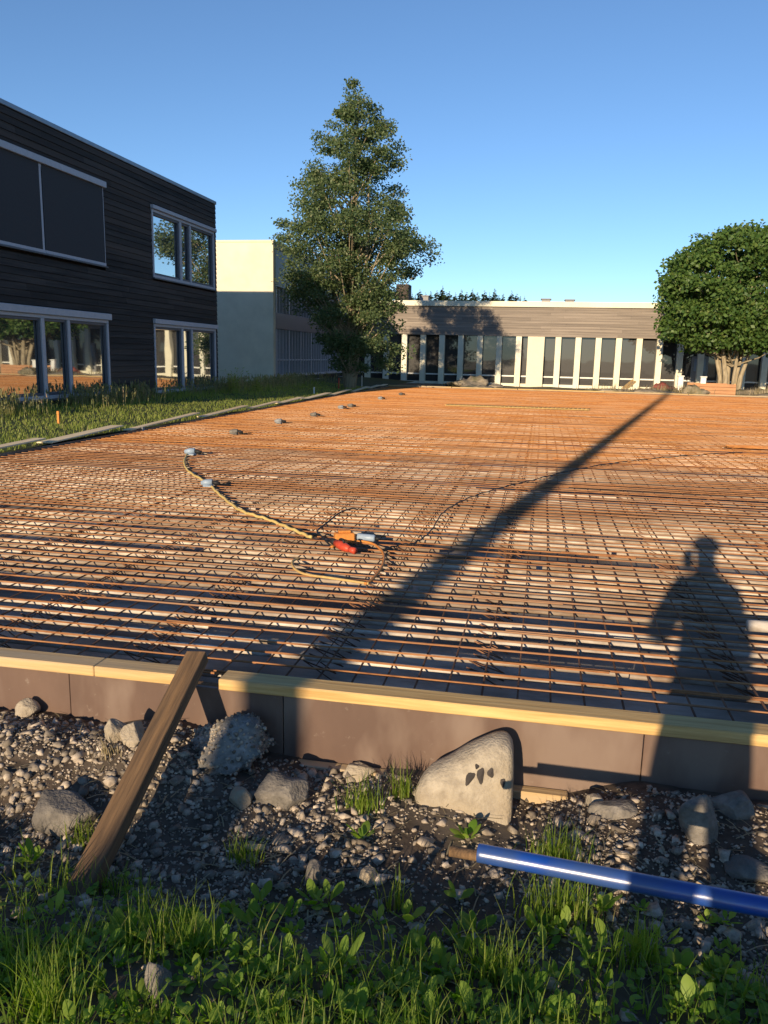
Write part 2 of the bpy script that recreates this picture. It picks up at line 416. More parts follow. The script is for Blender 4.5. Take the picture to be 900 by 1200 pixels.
# pale zigzag strip lying on top of the far bars
q0, q1 = atz(522, 475, ZT+.02), atz(690, 480.5, ZT+.02)
b = MB(); nz = 34
for e in (-.16, .16): b.tube([q0+Vector((0, e, .012)), q0.lerp(q1, .5)+Vector((0, e, .012)), q1+Vector((0, e, .012))], .017, 6)
for k in range(nz): 
    p_ = q0.lerp(q1, (k+.5)/nz); b.tube([p_+Vector((-.03, -.17, .03)), p_+Vector((.10, .17, .03))], .014, 5)
b.build('lattice_strip', M['hose_tan'], rg)
# ------------------------------------------------------------------ formwork
fw = thing('formwork', 'nearest formwork side of brown panels capped with yellow pine planks', 'formwork', (0, 3.1, 0))
xj = [-9.5, -7.02, -4.53, -2.04, -1.02, .48, 2.97, 5.46, 9]
PANEL0, PANEL1 = .012, .033
for a, b in zip(xj[:-1], xj[1:]):
    p = MB(); p.box(a+.002, b-.002, PANEL0+random.uniform(0, .003), PANEL1, -.32, TOPZ-.052, bev=.002)
    p.build('panel', M['film_ply'], fw)
pj = [(-9.5, -1.905, 0), (-1.903, -1.455, .0), (-1.31, 3.35, .0), (3.36, 9, .004)]
for a, b, dz in pj:
    p = MB(); k = max(2, int((b-a)/.4))
    # plank with slightly uneven upper edge
    for i in range(k):
        pass
    p.box(a, b, -.004, .105, TOPZ-.05+dz, TOPZ+dz, bev=.004)
    p.build('top_plank', M['pine'], fw)
p = MB(); p.box(-1.52, -1.23, .036, .082, .08, TOPZ-.056, bev=.003); p.build('joint_block', M['old_wood'], fw)
p = MB(); p.box(-9.5, 9, .036, .08, -.3, .03, bev=.003); p.build('inner_batten', M['old_wood'], fw)
p = MB(); p.box(-.95, .2, -.045, .008, -.26, -.085, bev=.004); p.build('base_plank', M['pine'], fw)

lf = thing('formwork', 'left formwork side between the orange mesh and the lawn, capped with staggered pale planks', 'formwork', (-7.17, 0, 0))
for a in np.arange(2.0, 38, 2.49):
    p = MB(); p.box(-.025, 0, a, min(a+2.486, 38.0), -.2, TOPZ-.03, bev=.002); p.build('panel', M['film_ply'], lf)
a = 2.2; k = 0
while a < 38:
    L = random.uniform(2.2, 3.2); b = min(a+L, 38.05)
    p = MB(); wd = random.uniform(.16, .26); tilt = random.uniform(.0, .03)
    p.box(-wd, .004, -(b-a)/2, (b-a)/2, -.028, -.006, bev=.003)
    o = p.build('top_plank', M['pine_y'], lf); o.location = (-.028-random.uniform(0, .03), (a+b)/2, TOPZ+.052); o.rotation_euler = (random.uniform(.020, .034), random.uniform(-.04, .0), random.uniform(.006, .024))
    a = b+random.uniform(.0, .25); k += 1
p = MB(); p.box(0.002, .02, 13.62, 13.70, .08, TOPZ+.01, bev=.002); p.build('clamp', M['grey'], lf)
ff = thing('formwork', 'far formwork edge plank in front of the glazed long building', 'formwork', (0, 38.05, 0))
p = MB(); p.box(-7.2, 17, 0, .03, -.15, TOPZ-.03, bev=.002); p.build('panel', M['film_ply'], ff)
a = -7.2
while a < 17:
    b = min(a+random.uniform(3, 4.6), 17); p = MB(); p.box(a, b-.03, -.01, .09, TOPZ-.027, TOPZ+.012+random.uniform(0, .015), bev=.004); p.build('top_plank', M['pine'], ff); a = b

# diagonal brace leaning on the near formwork
top = Vector((-1.405, 3.02, .262)); bot = Vector((-1.30, 1.93, .035))
top = aty(227, 771, 3.085) + Vector((0, 0, 0.01)); bot = atz(78, 1066, -.10)
ax = (bot-top).normalized(); L = (bot-top).length
side = Vector((1, .10, .12)); side = (side-ax*side.dot(ax)).normalized(); nrm = ax.cross(side)
if nrm.z < 0: nrm = -nrm
side = nrm.cross(ax)
mb = MB(); mb.box(-.045, .045, -.058, 0, -.03, L+.06, bev=.003)
br = mb.build('wooden_brace', M['old_wood'])
mm = Matrix.Identity(4)
for i in range(3): mm[i][0], mm[i][1], mm[i][2] = side[i], nrm[i], ax[i]
mm.translation = top; br.matrix_world = mm
tag(br, 'weathered brown timber brace leaning from the soil against the pine capped formwork', 'plank')

# ------------------------------------------------------------------ blue pipe
pa = Vector((-.106, 2.16, .21)); pb = aty(755, 1036, 2.108)
dirp = (pb-pa).normalized(); end = pa+dirp*2.3
pt = thing('drain_pipe', 'glossy blue plastic pipe lying across the grass at right', 'pipe', pa)
b = MB(); R = .027; nseg = 28; vs = []; fs = []
A = dirp.cross(Vector((0, 0, 1))).normalized(); B = A.cross(dirp)
rings = [(0.22, R-.004), (.004, R-.004), (.0, R-.0035), (0, R-.0008), (.0012, R), (.012, R), (.05, R), (.3, R), (.8, R), (1.4, R), (2.3, R)]
for t, r in rings:
    for j in range(nseg):
        th = 2*math.pi*j/nseg; vs.append(dirp*t + (A*math.cos(th)+B*math.sin(th))*r)
for i in range(len(rings)-1):
    for j in range(nseg): fs.append((i*nseg+j, i*nseg+(j+1) % nseg, (i+1)*nseg+(j+1) % nseg, (i+1)*nseg+j))
b.add(vs, fs); tube = b.build('tube', M['blue'], pt, smooth=True)
b = MB(); b.tube([-dirp*.085+Vector((0, 0, -.012)), dirp*.2+Vector((0, 0, -.006))], [.016, .018], 10); b.build('wooden_rod', M['old_wood'], pt, smooth=True)

# ------------------------------------------------------------------ stones
def rockmesh(name, m, sx, sy, sz, seed, sub=4, rough=.35, flat=False, chops=11):
    import bmesh
    rnd = random.Random(seed*77+5)
    bm = bmesh.new(); bmesh.ops.create_icosphere(bm, subdivisions=sub, radius=1)
    pl_ = []
    for _ in range(chops):
        n_ = Vector((rnd.gauss(0, 1), rnd.gauss(0, 1), rnd.gauss(0, .8))).normalized(); pl_.append((n_, rnd.uniform(.55, .86)))
    for v in bm.verts:
        p = v.co.copy(); n1 = mnoise.noise(p*1.1+Vector((seed*3.1, seed, 0)))
        q = p*(1+rough*n1)
        for n_, d_ in pl_:
            e = q.dot(n_)-d_
            if e > 0: q = q-n_*e*.985
        n2 = mnoise.noise(p*4.5+Vector((0, seed*2.3, seed))); n3 = mnoise.noise(p*11+Vector((seed, 0, seed*1.7)))
        q *= 1+rough*.09*n2+rough*.09*n3+.012*mnoise.noise(p*26)
        v.co = Vector((q.x*sx*1.25, q.y*sy*1.25, q.z*sz*1.25))
    me = bpy.data.meshes.new(name); bm.to_mesh(me); bm.free(); me.materials.append(m)
    if not flat: me.polygons.foreach_set('use_smooth', [True]*len(me.polygons))
    o = bpy.data.objects.new(name, me); COL.objects.link(o); return o
def place_rock(px, py, wpx, hpx, label, m='stone', seed=0, rz=0, tilt=0, name='rock', rough=.35, depth=None, flat=False, lift=0):
    z = 0
    for _ in range(6):
        P = atz(px, py, z); z = hgt(P.x, min(P.y, 3.05))
    P = atz(px, py, z)
    d = (P-Vector((0, 0, EYE))).length; sx = wpx/2*d/F*.92; sz = hpx/2*d/F*.95
    o = rockmesh(name, M[m], sx, depth or (sx+sz)*.5, sz, seed, rough=rough, flat=flat)
    o.location = (P.x, min(P.y+.3*sx, 3.06), z+sz*.42+lift); o.rotation_euler = (tilt, 0, rz)
    return tag(o, label, 'stone')
# (pixel of the foot, size in pixels)
place_rock(70, 972, 84, 48, 'flat grey stone left of the timber brace foot', 'stone', 1, .3, .25, depth=.07)
lump = place_rock(264, 890, 116, 56, 'large lump of crumbly concrete under the top of the timber brace', 'rubble', 2, .4, rough=.7)
for v in lump.data.vertices:
    v.co *= 1+.16*mnoise.noise(v.co*38)+.10*mnoise.noise(v.co*90)
    v.co.x *= 1-.30*max(-1, min(1, v.co.z/.13)); v.co.y *= 1-.3*max(-1, min(1, v.co.z/.13))
place_rock(325, 940, 66, 34, 'broad grey rock beside the small pale cobble', 'stone', 3, .2, rough=.4)
place_rock(281, 944, 24, 30, 'small pale cobble between the brace and the broad grey rock', 'pale_stone', 4, .6)
place_rock(133, 868, 26, 28, 'round beige stone against the formwork left of the brace', 'pale_stone', 5)
place_rock(155, 869, 26, 30, 'beige stone touching the brace at the formwork foot', 'pale_stone', 6, 1)
place_rock(32, 838, 22, 22, 'cream stone block at the left end of the formwork foot', 'pale_stone', 7, .3, rough=.2)
place_rock(820, 985, 38, 60, 'tall dark grey stone standing in the shadow by the formwork', 'stone', 9, .3, rough=.3, depth=.05)
place_rock(862, 956, 44, 26, 'sloping grey slab stone in the corner shadow at right', 'stone', 10, -.3, .2)
place_rock(880, 1030, 46, 18, 'long flat stone behind the blue pipe near the right edge', 'stone', 11, -.4, depth=.05)
place_rock(184, 1165, 26, 44, 'brown upright stone poking out of the foreground grass', 'stone', 12, .3)
place_rock(722, 955, 44, 16, 'low earthy stone in the sunny patch below the pipe shadow', 'stone', 13, .2)
place_rock(420, 905, 40, 16, 'thin pinkish stone at the formwork foot left of the grass tuft', 'pale_stone', 14)
place_rock(700, 945, 22, 16, 'small beige stone at the edge of the sunny patch', 'pale_stone', 15)
place_rock(366, 1035, 16, 30, 'narrow upright grey stone in the gravel left of the weeds', 'stone', 17)
place_rock(428, 1032, 24, 18, 'pale pebble in the gravel below the leafy tuft', 'pale_stone', 18)
for i, (px, py, ww, hh, lb_) in enumerate([(300, 994, 20, 12, 'orange brown chip of wood on the gravel by thin grass'), (826, 1044, 22, 14, 'orange wood chip behind the blue pipe in a sunny gap')]):
    z = 0
    for _ in range(5):
        P = atz(px, py, z); z = hgt(P.x, P.y)+.015
    b = MB(); b.box(-ww/2*P.length/F*1.1, ww/2*P.length/F*1.1, -.012, .012, -.008, .012, bev=.003); o = b.build('wood_chip', M['pine']); o.location = P; o.rotation_euler = (.5, .2, .5-i)
    tag(o, lb_, 'wood chip')

# big pale boulder with dark marks, leaning at the formwork
outl = [(487, 930), (497, 908), (522, 895), (546, 882), (566, 873), (584, 871), (598, 879), (603, 905), (602, 945), (595, 975), (570, 986), (532, 976), (500, 958)]
YB = 2.93
pts = [aty(a, b_, YB) for a, b_ in outl]
c0 = sum(pts, Vector())/len(pts)
bl = thing('boulder', 'big pale boulder with dark dabs of paint leaning near the formwork', 'boulder', c0)
import bmesh
bm = bmesh.new(); N = len(pts)
# densify outline
dp = []
for i in range(N):
    p0, p1, p2, p3 = pts[i-1], pts[i], pts[(i+1) % N], pts[(i+2) % N]
    for t in (0, .25, .5, .75):
        dp.append(.5*((2*p1)+(-p0+p2)*t+(2*p0-5*p1+4*p2-p3)*t*t+(-p0+3*p1-3*p2+p3)*t**3)-c0)
rings = [(.86, -.062), (.96, -.048), (1.0, -.02), (1.0, .03), (.95, .07), (.8, .10)]
vr = []
def tiltz(p): return p + Vector((0, -.30*p.z*-1*.8, 0))
for s_, yy in rings:
    row = []
    for p in dp:
        q = Vector((p.x*s_, yy, p.z*s_)); q += Vector((1, 1, 1))*.012*mnoise.noise(q*9)
        q.y += .25*q.z; row.append(bm.verts.new(q))
    vr.append(row)
for a, b_ in zip(vr[:-1], vr[1:]):
    for i in range(len(dp)):
        j = (i+1) % len(dp); bm.faces.new((a[i], a[j], b_[j], b_[i]))
def capring(row, s0, yy, flip):
    prev = row
    for s_ in (.75, .5, .25):
        cur = []
        for p in dp:
            q = Vector((p.x*s_*s0, yy, p.z*s_*s0)); q += Vector((0, 1, 0))*.016*mnoise.noise(q*8+Vector((0, 5, 0))); q.y += .25*q.z
            cur.append(bm.verts.new(q))
        for i in range(len(dp)):
            j = (i+1) % len(dp); f_ = (prev[i], prev[j], cur[j], cur[i]); bm.faces.new(f_[::-1] if flip else f_)
        prev = cur
    bm.faces.new(prev if not flip else prev[::-1])
capring(vr[0], .86, -.066, True); capring(vr[-1], .8, .105, False)
bmesh.ops.recalc_face_normals(bm, faces=bm.faces)
me = bpy.data.meshes.new('boulder_body'); bm.to_mesh(me); bm.free(); me.materials.append(M['pale_stone'])
me.polygons.foreach_set('use_smooth', [True]*len(me.polygons))
o = bpy.data.objects.new('boulder_body', me); COL.objects.link(o); o.parent = bl
for px, py, wx, wz, an in [(552, 904, 4.2, 8, .5), (564.5, 901, 4, 8.5, 0), (576, 898.5, 3.6, 5, 0), (560, 892, 2.2, 2.4, 0), (590, 909, 2.6, 4.5, 0)]:
    P = aty(px, py, YB)-c0; b = MB(); vs = [(0, -.007, 0)]; k = 14; sc = 3.3/F
    for j in range(k):
        th = 2*math.pi*j/k; rr = 1+.18*math.sin(th*3+px); a_ = wx*sc*math.cos(th)*rr; c_ = wz*sc*math.sin(th)*rr
        vs.append((a_*math.cos(an)+c_*math.sin(an), .25*c_, -a_*math.sin(an)+c_*math.cos(an)))
    vs += [(v[0]*.97, v[1]+.03, v[2]*.97) for v in vs[1:]]
    fs = [(0, 1+j, 1+(j+1) % k) for j in range(k)]+[(1+j, 1+k+j, 1+k+(j+1) % k, 1+(j+1) % k) for j in range(k)]
    b.add(vs, fs); o = b.build('paint_dab', M['paint_mark'], bl); o.location = (P.x, -.0735+.25*P.z, P.z)

# gravel
def ico():
    t = (1+5**.5)/2
    v = np.array([(-1,t,0),(1,t,0),(-1,-t,0),(1,-t,0),(0,-1,t),(0,1,t),(0,-1,-t),(0,1,-t),(t,0,-1),(t,0,1),(-t,0,-1),(-t,0,1)], float)
    v /= np.linalg.norm(v[0])
    f = np.array([(0,11,5),(0,5,1),(0,1,7),(0,7,10),(0,10,11),(1,5,9),(5,11,4),(11,10,2),(10,7,6),(7,1,8),(3,9,4),(3,4,2),(3,2,6),(3,6,8),(3,8,9),(4,9,5),(2,4,11),(6,2,10),(8,6,7),(9,8,1)])
    return v, f
IV, IF = ico()
def meshnp(name, V, Fq, m, parent=None, smooth=False):
    me = bpy.data.meshes.new(name); V = np.asarray(V, np.float32); Fq = np.asarray(Fq, np.int32)
    k = Fq.shape[1]
    me.vertices.add(len(V)); me.vertices.foreach_set('co', V.ravel())
    me.loops.add(Fq.size); me.loops.foreach_set('vertex_index', Fq.ravel())
    me.polygons.add(len(Fq)); me.polygons.foreach_set('loop_start', np.arange(0, Fq.size, k, dtype=np.int32))
    if smooth: me.polygons.foreach_set('use_smooth', np.ones(len(Fq), bool))
    me.update(calc_edges=True); me.materials.append(m)
    o = bpy.data.objects.new(name, me); COL.objects.link(o)
    if parent: o.parent = parent
    return o
CV_, CF_ = [], []; c = 0
lvs = [v.co.copy() for v in lump.data.vertices if v.co.z > -.05]
for q in random.sample(lvs, min(1100, len(lvs))):
    s = random.uniform(.003, .010); v = IV*(1+.35*RNG.standard_normal((12, 1)).clip(-1.2, 1.2))*s
    CV_.append(v+np.array(q)); CF_.append(IF+c); c += 12
tag(meshnp('crumbs', np.concatenate(CV_), np.concatenate(CF_), M['gravel'], lump), kind='stuff')
GV, GF = [], []; c = 0
for _ in range(66000):
    y = random.uniform(1.2, 3.07); x = random.uniform(-3.4, 2.6)
    if x < -1.0-.75*y or x > .5*y+1.1: continue
    dens = smoothstep(1.55, 2.3, y)*(.35+.65*smoothstep(-.25, .25, fbm(x, y, 1.8, 4)))
    if x < -1.2 and y > 2.2: dens = 1
    if x > -.75 and y < 2.1: dens *= .35
    if random.random() > dens: continue
    s = min(.020, .0024+random.expovariate(1/.0027)) if random.random() < .985 else random.uniform(.014, .026)
    if y > 2.5 and x < -.75 and random.random() < .035: s = random.uniform(.008, .020)
    v = IV*(1+.46*RNG.standard_normal((12, 1)).clip(-1.2, 1.2))*np.array([s*random.uniform(.8, 1.5), s*random.uniform(.8, 1.3), s*random.uniform(.55, .95)])
    a = random.uniform(0, 6.28); ca, sa = math.cos(a), math.sin(a)
    v = v@np.array([[ca, sa, 0], [-sa, ca, 0], [0, 0, 1]])
    GV.append(v+np.array([x, y, hgt(x, y)+s*.15])); GF.append(IF+c); c += 12
tag(meshnp('gravel', np.concatenate(GV), np.concatenate(GF), M['gravel']), 'loose crushed gravel and pebbles over the dark soil', 'gravel', kind='stuff')

# ------------------------------------------------------------------ blades and leaves
def blade(P, h, wd, az, lean, nseg=4, twist=0):
    d = np.array([math.cos(az), math.sin(az), 0]); s = np.array([-math.sin(az+twist), math.cos(az+twist), 0])
    V = []
    for i in range(nseg+1):
        t = i/nseg; up = h*(t-.25*lean*t*t); out = h*lean*t*t*.75
        wv = wd*(1-t**1.6)*.5+.0002
        c_ = P + d*out + np.array([0, 0, up]); V += [c_-s*wv, c_+s*wv]
    return V, [(2*i, 2*i+1, 2*i+3, 2*i+2) for i in range(nseg)]
class Acc:
    def __init__(s): s.V = []; s.F = []; s.c = 0
    def add(s, V, Fq):
        s.V.append(np.array(V)); s.F.append(np.array(Fq)+s.c); s.c += len(V)
    def build(s, name, m, parent=None, smooth=True): return meshnp(name, np.concatenate(s.V), np.concatenate(s.F), m, parent, smooth)
ga = Acc()
def grass_density(x, y):
    d = 1-smoothstep(1.82, 2.22, y+.30*fbm(x, y, 1.5, 8))
    d *= .25+.75*smoothstep(-.25, .2, fbm(x, y, 2.3, 12))
    if -.95 < x < -.1 and y > 1.95: d *= .3
    return d
for _ in range(7200):
    y = random.uniform(.95, 2.35); x = random.uniform(-2.5, 2.0)
    if x < -.72*y-.9 or x > .45*y+1.0: continue
    if random.random() > grass_density(x, y): continue
    k = random.randint(2, 6)
    for _ in range(k):
        xx, yy = x+random.gauss(0, .018), y+random.gauss(0, .018)
        V, Fq = blade(np.array([xx, yy, hgt(xx, yy)-.004]), random.uniform(.045, .15)*random.uniform(.7, 1.2), random.uniform(.0028, .006), random.uniform(0, 6.28), random.uniform(.15, .95))
        ga.add(V, Fq)
tag(ga.build('grass', M['grass']), 'short green grass growing over the foreground soil', 'grass', kind='stuff')
# low clover-like ground cover between the blades
gc = Acc()
def leafV(P, L, W, az, pitch, roll=0, cup=.2):
    d = np.array([math.cos(az)*math.cos(pitch), math.sin(az)*math.cos(pitch), math.sin(pitch)])
    s = np.array([-math.sin(az), math.cos(az), 0]); nn = np.cross(d, s)
    s2 = s*math.cos(roll)+nn*math.sin(roll); n2 = np.cross(d, s2)
    prof = [(0, .12), (.2, .55), (.45, 1), (.7, .85), (.9, .45), (1, .03)]
    V = []
    for t, q in prof:
        c_ = P + d*L*t - np.array([0, 0, 1])*L*.25*t*t
        V += [c_-s2*W*q*.5-n2*cup*W*q*.5, c_+0*s2, c_+s2*W*q*.5-n2*cup*W*q*.5]
    Fq = []
    for i in range(len(prof)-1):
        for j in range(2): Fq.append((3*i+j, 3*i+j+1, 3*i+j+4, 3*i+j+3))
    return V, Fq
for _ in range(13000):
    y = random.uniform(.95, 2.2); x = random.uniform(-1.9, 1.1)
    if x < -.62*y-.5 or x > .30*y+.45 or random.random() > grass_density(x, y)*.9: continue
    L = random.uniform(.010, .036)
    V, Fq = leafV(np.array([x, y, hgt(x, y)+random.uniform(.004, .05)]), L, L*random.uniform(.6, .95), random.uniform(0, 6.28), random.uniform(-.2, .8))
    gc.add(V, Fq)
tag(gc.build('ground_cover', M['weed']), 'tiny round leaved ground cover among the grass', 'ground cover', kind='stuff')
# broad leaved weeds
def weedmesh(nl, L0, seed, upright=.6):
    rnd = random.Random(seed); a = Acc()
    for i in range(nl):
        az = i*2.4+rnd.uniform(-.4, .4); L = L0*rnd.uniform(.6, 1.15); pt_ = rnd.uniform(.35, 1.0)*upright+.25
        stem = rnd.uniform(.2, .55)*L
        P = np.array([math.cos(az)*stem*.5, math.sin(az)*stem*.5, stem*.7])
        V, Fq = leafV(P, L, L*rnd.uniform(.32, .46), az, pt_, rnd.uniform(-.5, .5)); a.add(V, Fq)
        V, Fq = blade(np.array([0., 0., 0.]), stem*.8, .004, az, .7, 2); a.add(V, Fq)
    return a.build('leafy_weed', M['weed'])
protos = [weedmesh(n_, l_, s_, u_) for n_, l_, s_, u_ in ((9, .075, 1, 1.0), (7, .062, 2, .8), (12, .058, 3, 1.1), (6, .085, 4, 1.0))]
used = set()
def weed(px, py, sc, label, group=None, k=0):
    z = 0
    for _ in range(5):
        P = atz(px, py, z); z = hgt(P.x, min(P.y, 3.05))
    o = protos[k] if k not in used else copyobj(protos[k]); used.add(k)
    o.location = (P.x, P.y, z); o.scale = (sc,)*3; o.rotation_euler = (0, 0, random.uniform(0, 6.28))
    return tag(o, label, 'weed', group)
weed(548, 985, 1.0, 'small leafy weed in front of the marked pale boulder', k=0)
weed(425, 985, 1.15, 'spreading green weed below the grass tuft at the formwork', k=1)
weed(395, 1140, 1.5, 'tall broad leaved weed with upright bright leaves at bottom centre', k=3)
weed(40, 1012, 1.2, 'broad leaved weed left of the timber brace foot', k=2)
spots = [(60,1130),(110,1160),(150,1110),(175,1180),(205,1120),(228,1150),(240,1190),(255,1105),(275,1170),(290,1120),(305,1150),(320,1190),(335,1125),(350,1165),(365,1195),(385,1180),(415,1190),
         (470,1160),(485,1120),(500,1185),(515,1140),(530,1110),(545,1170),(560,1195),(580,1130),(600,1165),(612,1195),(635,1120),(650,1150),(668,1185),(690,1130),(705,1165),(735,1190),(760,1130),(790,1160),(812,1195),(840,1150),(300,1085),(345,1075),(480,1090),(560,1090),(660,1080),(225,1085),(130,1190),(45,1180),(700,1200),(880,1160)]
for _ in range(85):
    spots.append((random.uniform(30, 880), random.uniform(1050, 1215)))
for i, (px, py) in enumerate(spots):
    weed(px+random.uniform(-8, 8), py+random.uniform(-8, 8), random.uniform(.5, 1.2), 'low broad leaved green weed growing in the foreground grass', 'leafy weeds in the foreground grass', k=i % 4)
def tuft(px, py, hmin, hmax, n_, spread, label, m='grass'):
    z = 0
    for _ in range(5):
        P = atz(px, py, z); z = hgt(P.x, min(P.y, 3.05))
    a = Acc()
    for _ in range(n_):
        V, Fq = blade(np.array([random.gauss(0, spread), random.gauss(0, spread*.6), -.005]), random.uniform(hmin, hmax), random.uniform(.003, .006), random.uniform(0, 6.28), random.uniform(.1, .8)); a.add(V, Fq)
    o = a.build('grass_tuft', M[m]); o.location = (P.x, min(P.y, 3.03), z); tag(o, label, 'grass tuft')
tuft(425, 950, .08, .19, 90, .035, 'yellow green grass tuft left of the marked boulder at the formwork')
tuft(470, 935, .07, .17, 60, .025, 'grass tuft close against the left end of the marked boulder')
tuft(655, 1010, .06, .17, 140, .05, 'grass tuft just behind the blue pipe')
tuft(655, 1075, .08, .22, 150, .06, 'tall grass tuft in front of the blue pipe')
tuft(585, 1150, .08, .2, 110, .05, 'bushy grass tuft at bottom centre right of the bright weed')
tuft(55, 1195, .1, .26, 110, .05, 'long bladed grass tuft in the bottom left corner')
tuft(210, 1110, .08, .18, 130, .06, 'dense grass tuft right of the brown upright stone')
tuft(285, 1010, .06, .14, 60, .03, 'thin grass tuft beside the orange wood chip')
tuft(95, 990, .05, .13, 50, .03, 'grass tuft at the left side of the timber brace')
tuft(125, 890, .05, .10, 40, .03, 'dry straw tuft on the sunlit gravel bank', 'dry')
tuft(745, 1130, .08, .2, 90, .04, 'thin grass tuft in the shadow below the blue pipe')
tuft(460, 1065, .06, .15, 40, .025, 'small grass tuft on the soil between the gravel and weeds')

lt = Acc()
for _ in range(900):
    y = random.uniform(1.3, 3.05); x = random.uniform(-2.3, 1.2)
    P = np.array([x, y, hgt(x, y)+.006]); L = random.uniform(.03, .11); az = random.uniform(0, 6.28); wv = random.uniform(.001, .0028)
    d_ = np.array([math.cos(az), math.sin(az), random.uniform(-.05, .2)])*L; s_ = np.array([-math.sin(az), math.cos(az), 0])*wv
    lt.add([P-s_, P+s_, P+d_*.5+s_+np.array([0, 0, .006]), P+d_*.5-s_+np.array([0, 0, .006]), P+d_+s_, P+d_-s_], [(0, 1, 2, 3), (3, 2, 4, 5)])
tag(lt.build('straw_litter', M['dry']), 'dead straw and twigs littering the soil and gravel', 'litter', kind='stuff')
# ------------------------------------------------------------------ lawn grass and tall weeds
la = Acc()
for _ in range(26000):
    y = 8+28*random.random()**1.2; x = random.uniform(-10.45, -7.36)
    tall = smoothstep(-9.3, -10.3, x)
    h = random.uniform(.04, .10)*(1+.6*fbm(x, y, .8, 6))+tall*random.uniform(0, .2)
    V, Fq = blade(np.array([x, y, lawn_h(x, y)-.01]), max(.05, h), random.uniform(.010, .02), random.uniform(0, 6.28), random.uniform(.2, .9), 2); la.add(V, Fq)
tag(la.build('lawn_grass', M['lawn_grass']), 'green grass on the strip beside the dark building', 'grass', kind='stuff')
sa_ = Acc()
for _ in range(3800):
    y = 11+26*random.random(); x = -10.4+abs(random.gauss(0, .42))
    d = smoothstep(-.35, .25, fbm(x*2, y, .5, 15))
    if random.random() > d: continue
    h = random.uniform(.2, .52)
    P = np.array([x, y, lawn_h(x, y)]); az = random.uniform(0, 6.28); ln = random.uniform(.1, .6)
    V, Fq = blade(P, h, .012, az, ln, 3); sa_.add(V, Fq)
    top_ = (V[-1]+V[-2])/2
    for _ in range(3):
        V, Fq = blade(top_-np.array([0, 0, random.uniform(0, .12)]), random.uniform(.05, .11), random.uniform(.02, .035), random.uniform(0, 6.28), random.uniform(.2, .8), 2); sa_.add(V, Fq)
tag(sa_.build('tall_grass', M['seed_grass']), 'tall seeding grass along the foot of the dark building', 'grass', kind='stuff')
def tall_weed(loc, h, n_, label):
    a = Acc(); rnd = random.Random(n_)
    for i in range(n_):
        az = rnd.uniform(0, 6.28); hh = h*rnd.uniform(.5, 1); ln = rnd.uniform(.1, .55)
        V, Fq = blade(np.array([rnd.gauss(0, .12), rnd.gauss(0, .12), 0]), hh, .014, az, ln, 4); a.add(V, Fq)
        for q in range(9):
            i0 = rnd.randint(1, 4); P = (V[2*i0]+V[2*i0+1])/2
            v2, f2 = leafV(P, rnd.uniform(.06, .13), rnd.uniform(.02, .04), rnd.uniform(0, 6.28), rnd.uniform(0, .9)); a.add(v2, f2)
    o = a.build('tall_weed', M['lawn_grass']); o.location = loc; tag(o, label, 'weed')
P = aty(262, 462, 25.4); tall_weed((-9.75, 24.6, lawn_h(-9.75, 24.6)), .85, 46, 'tallest bushy green weed at the far corner of the dark building')
tall_weed((-9.5, 26.2, lawn_h(-9.5, 26.2)), .65, 30, 'pale green weed in front of the shaded cream wall')
tall_weed((-9.9, 20.6, lawn_h(-9.9, 20.6)), .6, 26, 'leafy weed below the gap between the lower windows')
def peg(px, py, h, m, label, z=.27):
    P = atz(px, py, z); b = MB(); b.box(-.02, .02, -.02, .02, -.1, h-.06); b.add([(-.02,-.02,-.1),(.02,-.02,-.1),(.02,.02,-.1),(-.02,.02,-.1),(0,0,-.22)], [(0,1,4),(1,2,4),(2,3,4),(3,0,4)])
    b.box(-.024, .024, -.024, .024, h-.06, h, bev=.006)
    o = b.build('survey_peg', M[m]); o.location = P; tag(o, label, 'peg')
peg(69, 497, .24, 'orange', 'short orange survey peg in the lawn before the lower left window')
peg(368, 461, .22, 'white', 'small white peg in the lawn by the cream wall corner')
peg(397, 455, .42, 'red', 'slim red topped peg near the tall tree', )
peg(416, 453, .45, 'white', 'left one of two white pegs under the tall tree')
peg(424, 452, .45, 'white', 'right one of two white pegs under the tall tree')

# ------------------------------------------------------------------ dark building
XB = -10.5
def cz(v): return v+EYE
db = thing('school_building', 'two storey building clad in charred black timber boards at left', 'building', (XB, 19, .2))
def dl(x, y, z): return (x-XB, y-19, z-.2)
wins = [  # y0,y1,z0,z1
    (13.5, 18.42, cz(1.95), cz(3.74)), (20.86, 25.06, cz(1.93), cz(3.70)),
    (13.5, 18.42, cz(-1.09), cz(.69)), (20.80, 25.06, cz(-1.17), cz(.71))]
Y0, Y1, ZR = 12.7, 25.25, cz(4.66)
b = MB(); z = .1
rows = []
while z < ZR-.1:
    rows.append((z, min(z+.142, ZR-.1))); z += .142
for z0, z1 in rows:
    cuts = sorted([(a, c) for a, c, q0, q1 in wins if z1 > q0 and z0 < q1])
    segs = []; s_ = Y0
    for a, c in cuts:
        if a > s_: segs.append((s_, a))
        s_ = max(s_, c)
    if s_ < Y1: segs.append((s_, Y1))
    for a, c in segs:
        # break long boards at random joints
        js = [a]
        while c-js[-1] > 4.5: js.append(js[-1]+random.uniform(2.2, 4.2))
        js.append(c)
        for p0, p1 in zip(js[:-1], js[1:]):
            t = random.uniform(.0, .004)
            vs = [dl(XB-.03, p0, z0), dl(XB-.03, p1-.003, z0), dl(XB-.03, p1-.003, z1-.004), dl(XB-.03, p0, z1-.004),
                  dl(XB+.020+t, p0, z0), dl(XB+.020+t, p1-.003, z0), dl(XB+.004, p1-.003, z1-.006), dl(XB+.004, p0, z1-.006)]
            b.add(vs, [(4,5,6,7),(0,1,5,4)[::-1],(3,2,6,7),(1,2,6,5)[::-1],(0,3,7,4)])
b.build('cladding', M['charred'], db)
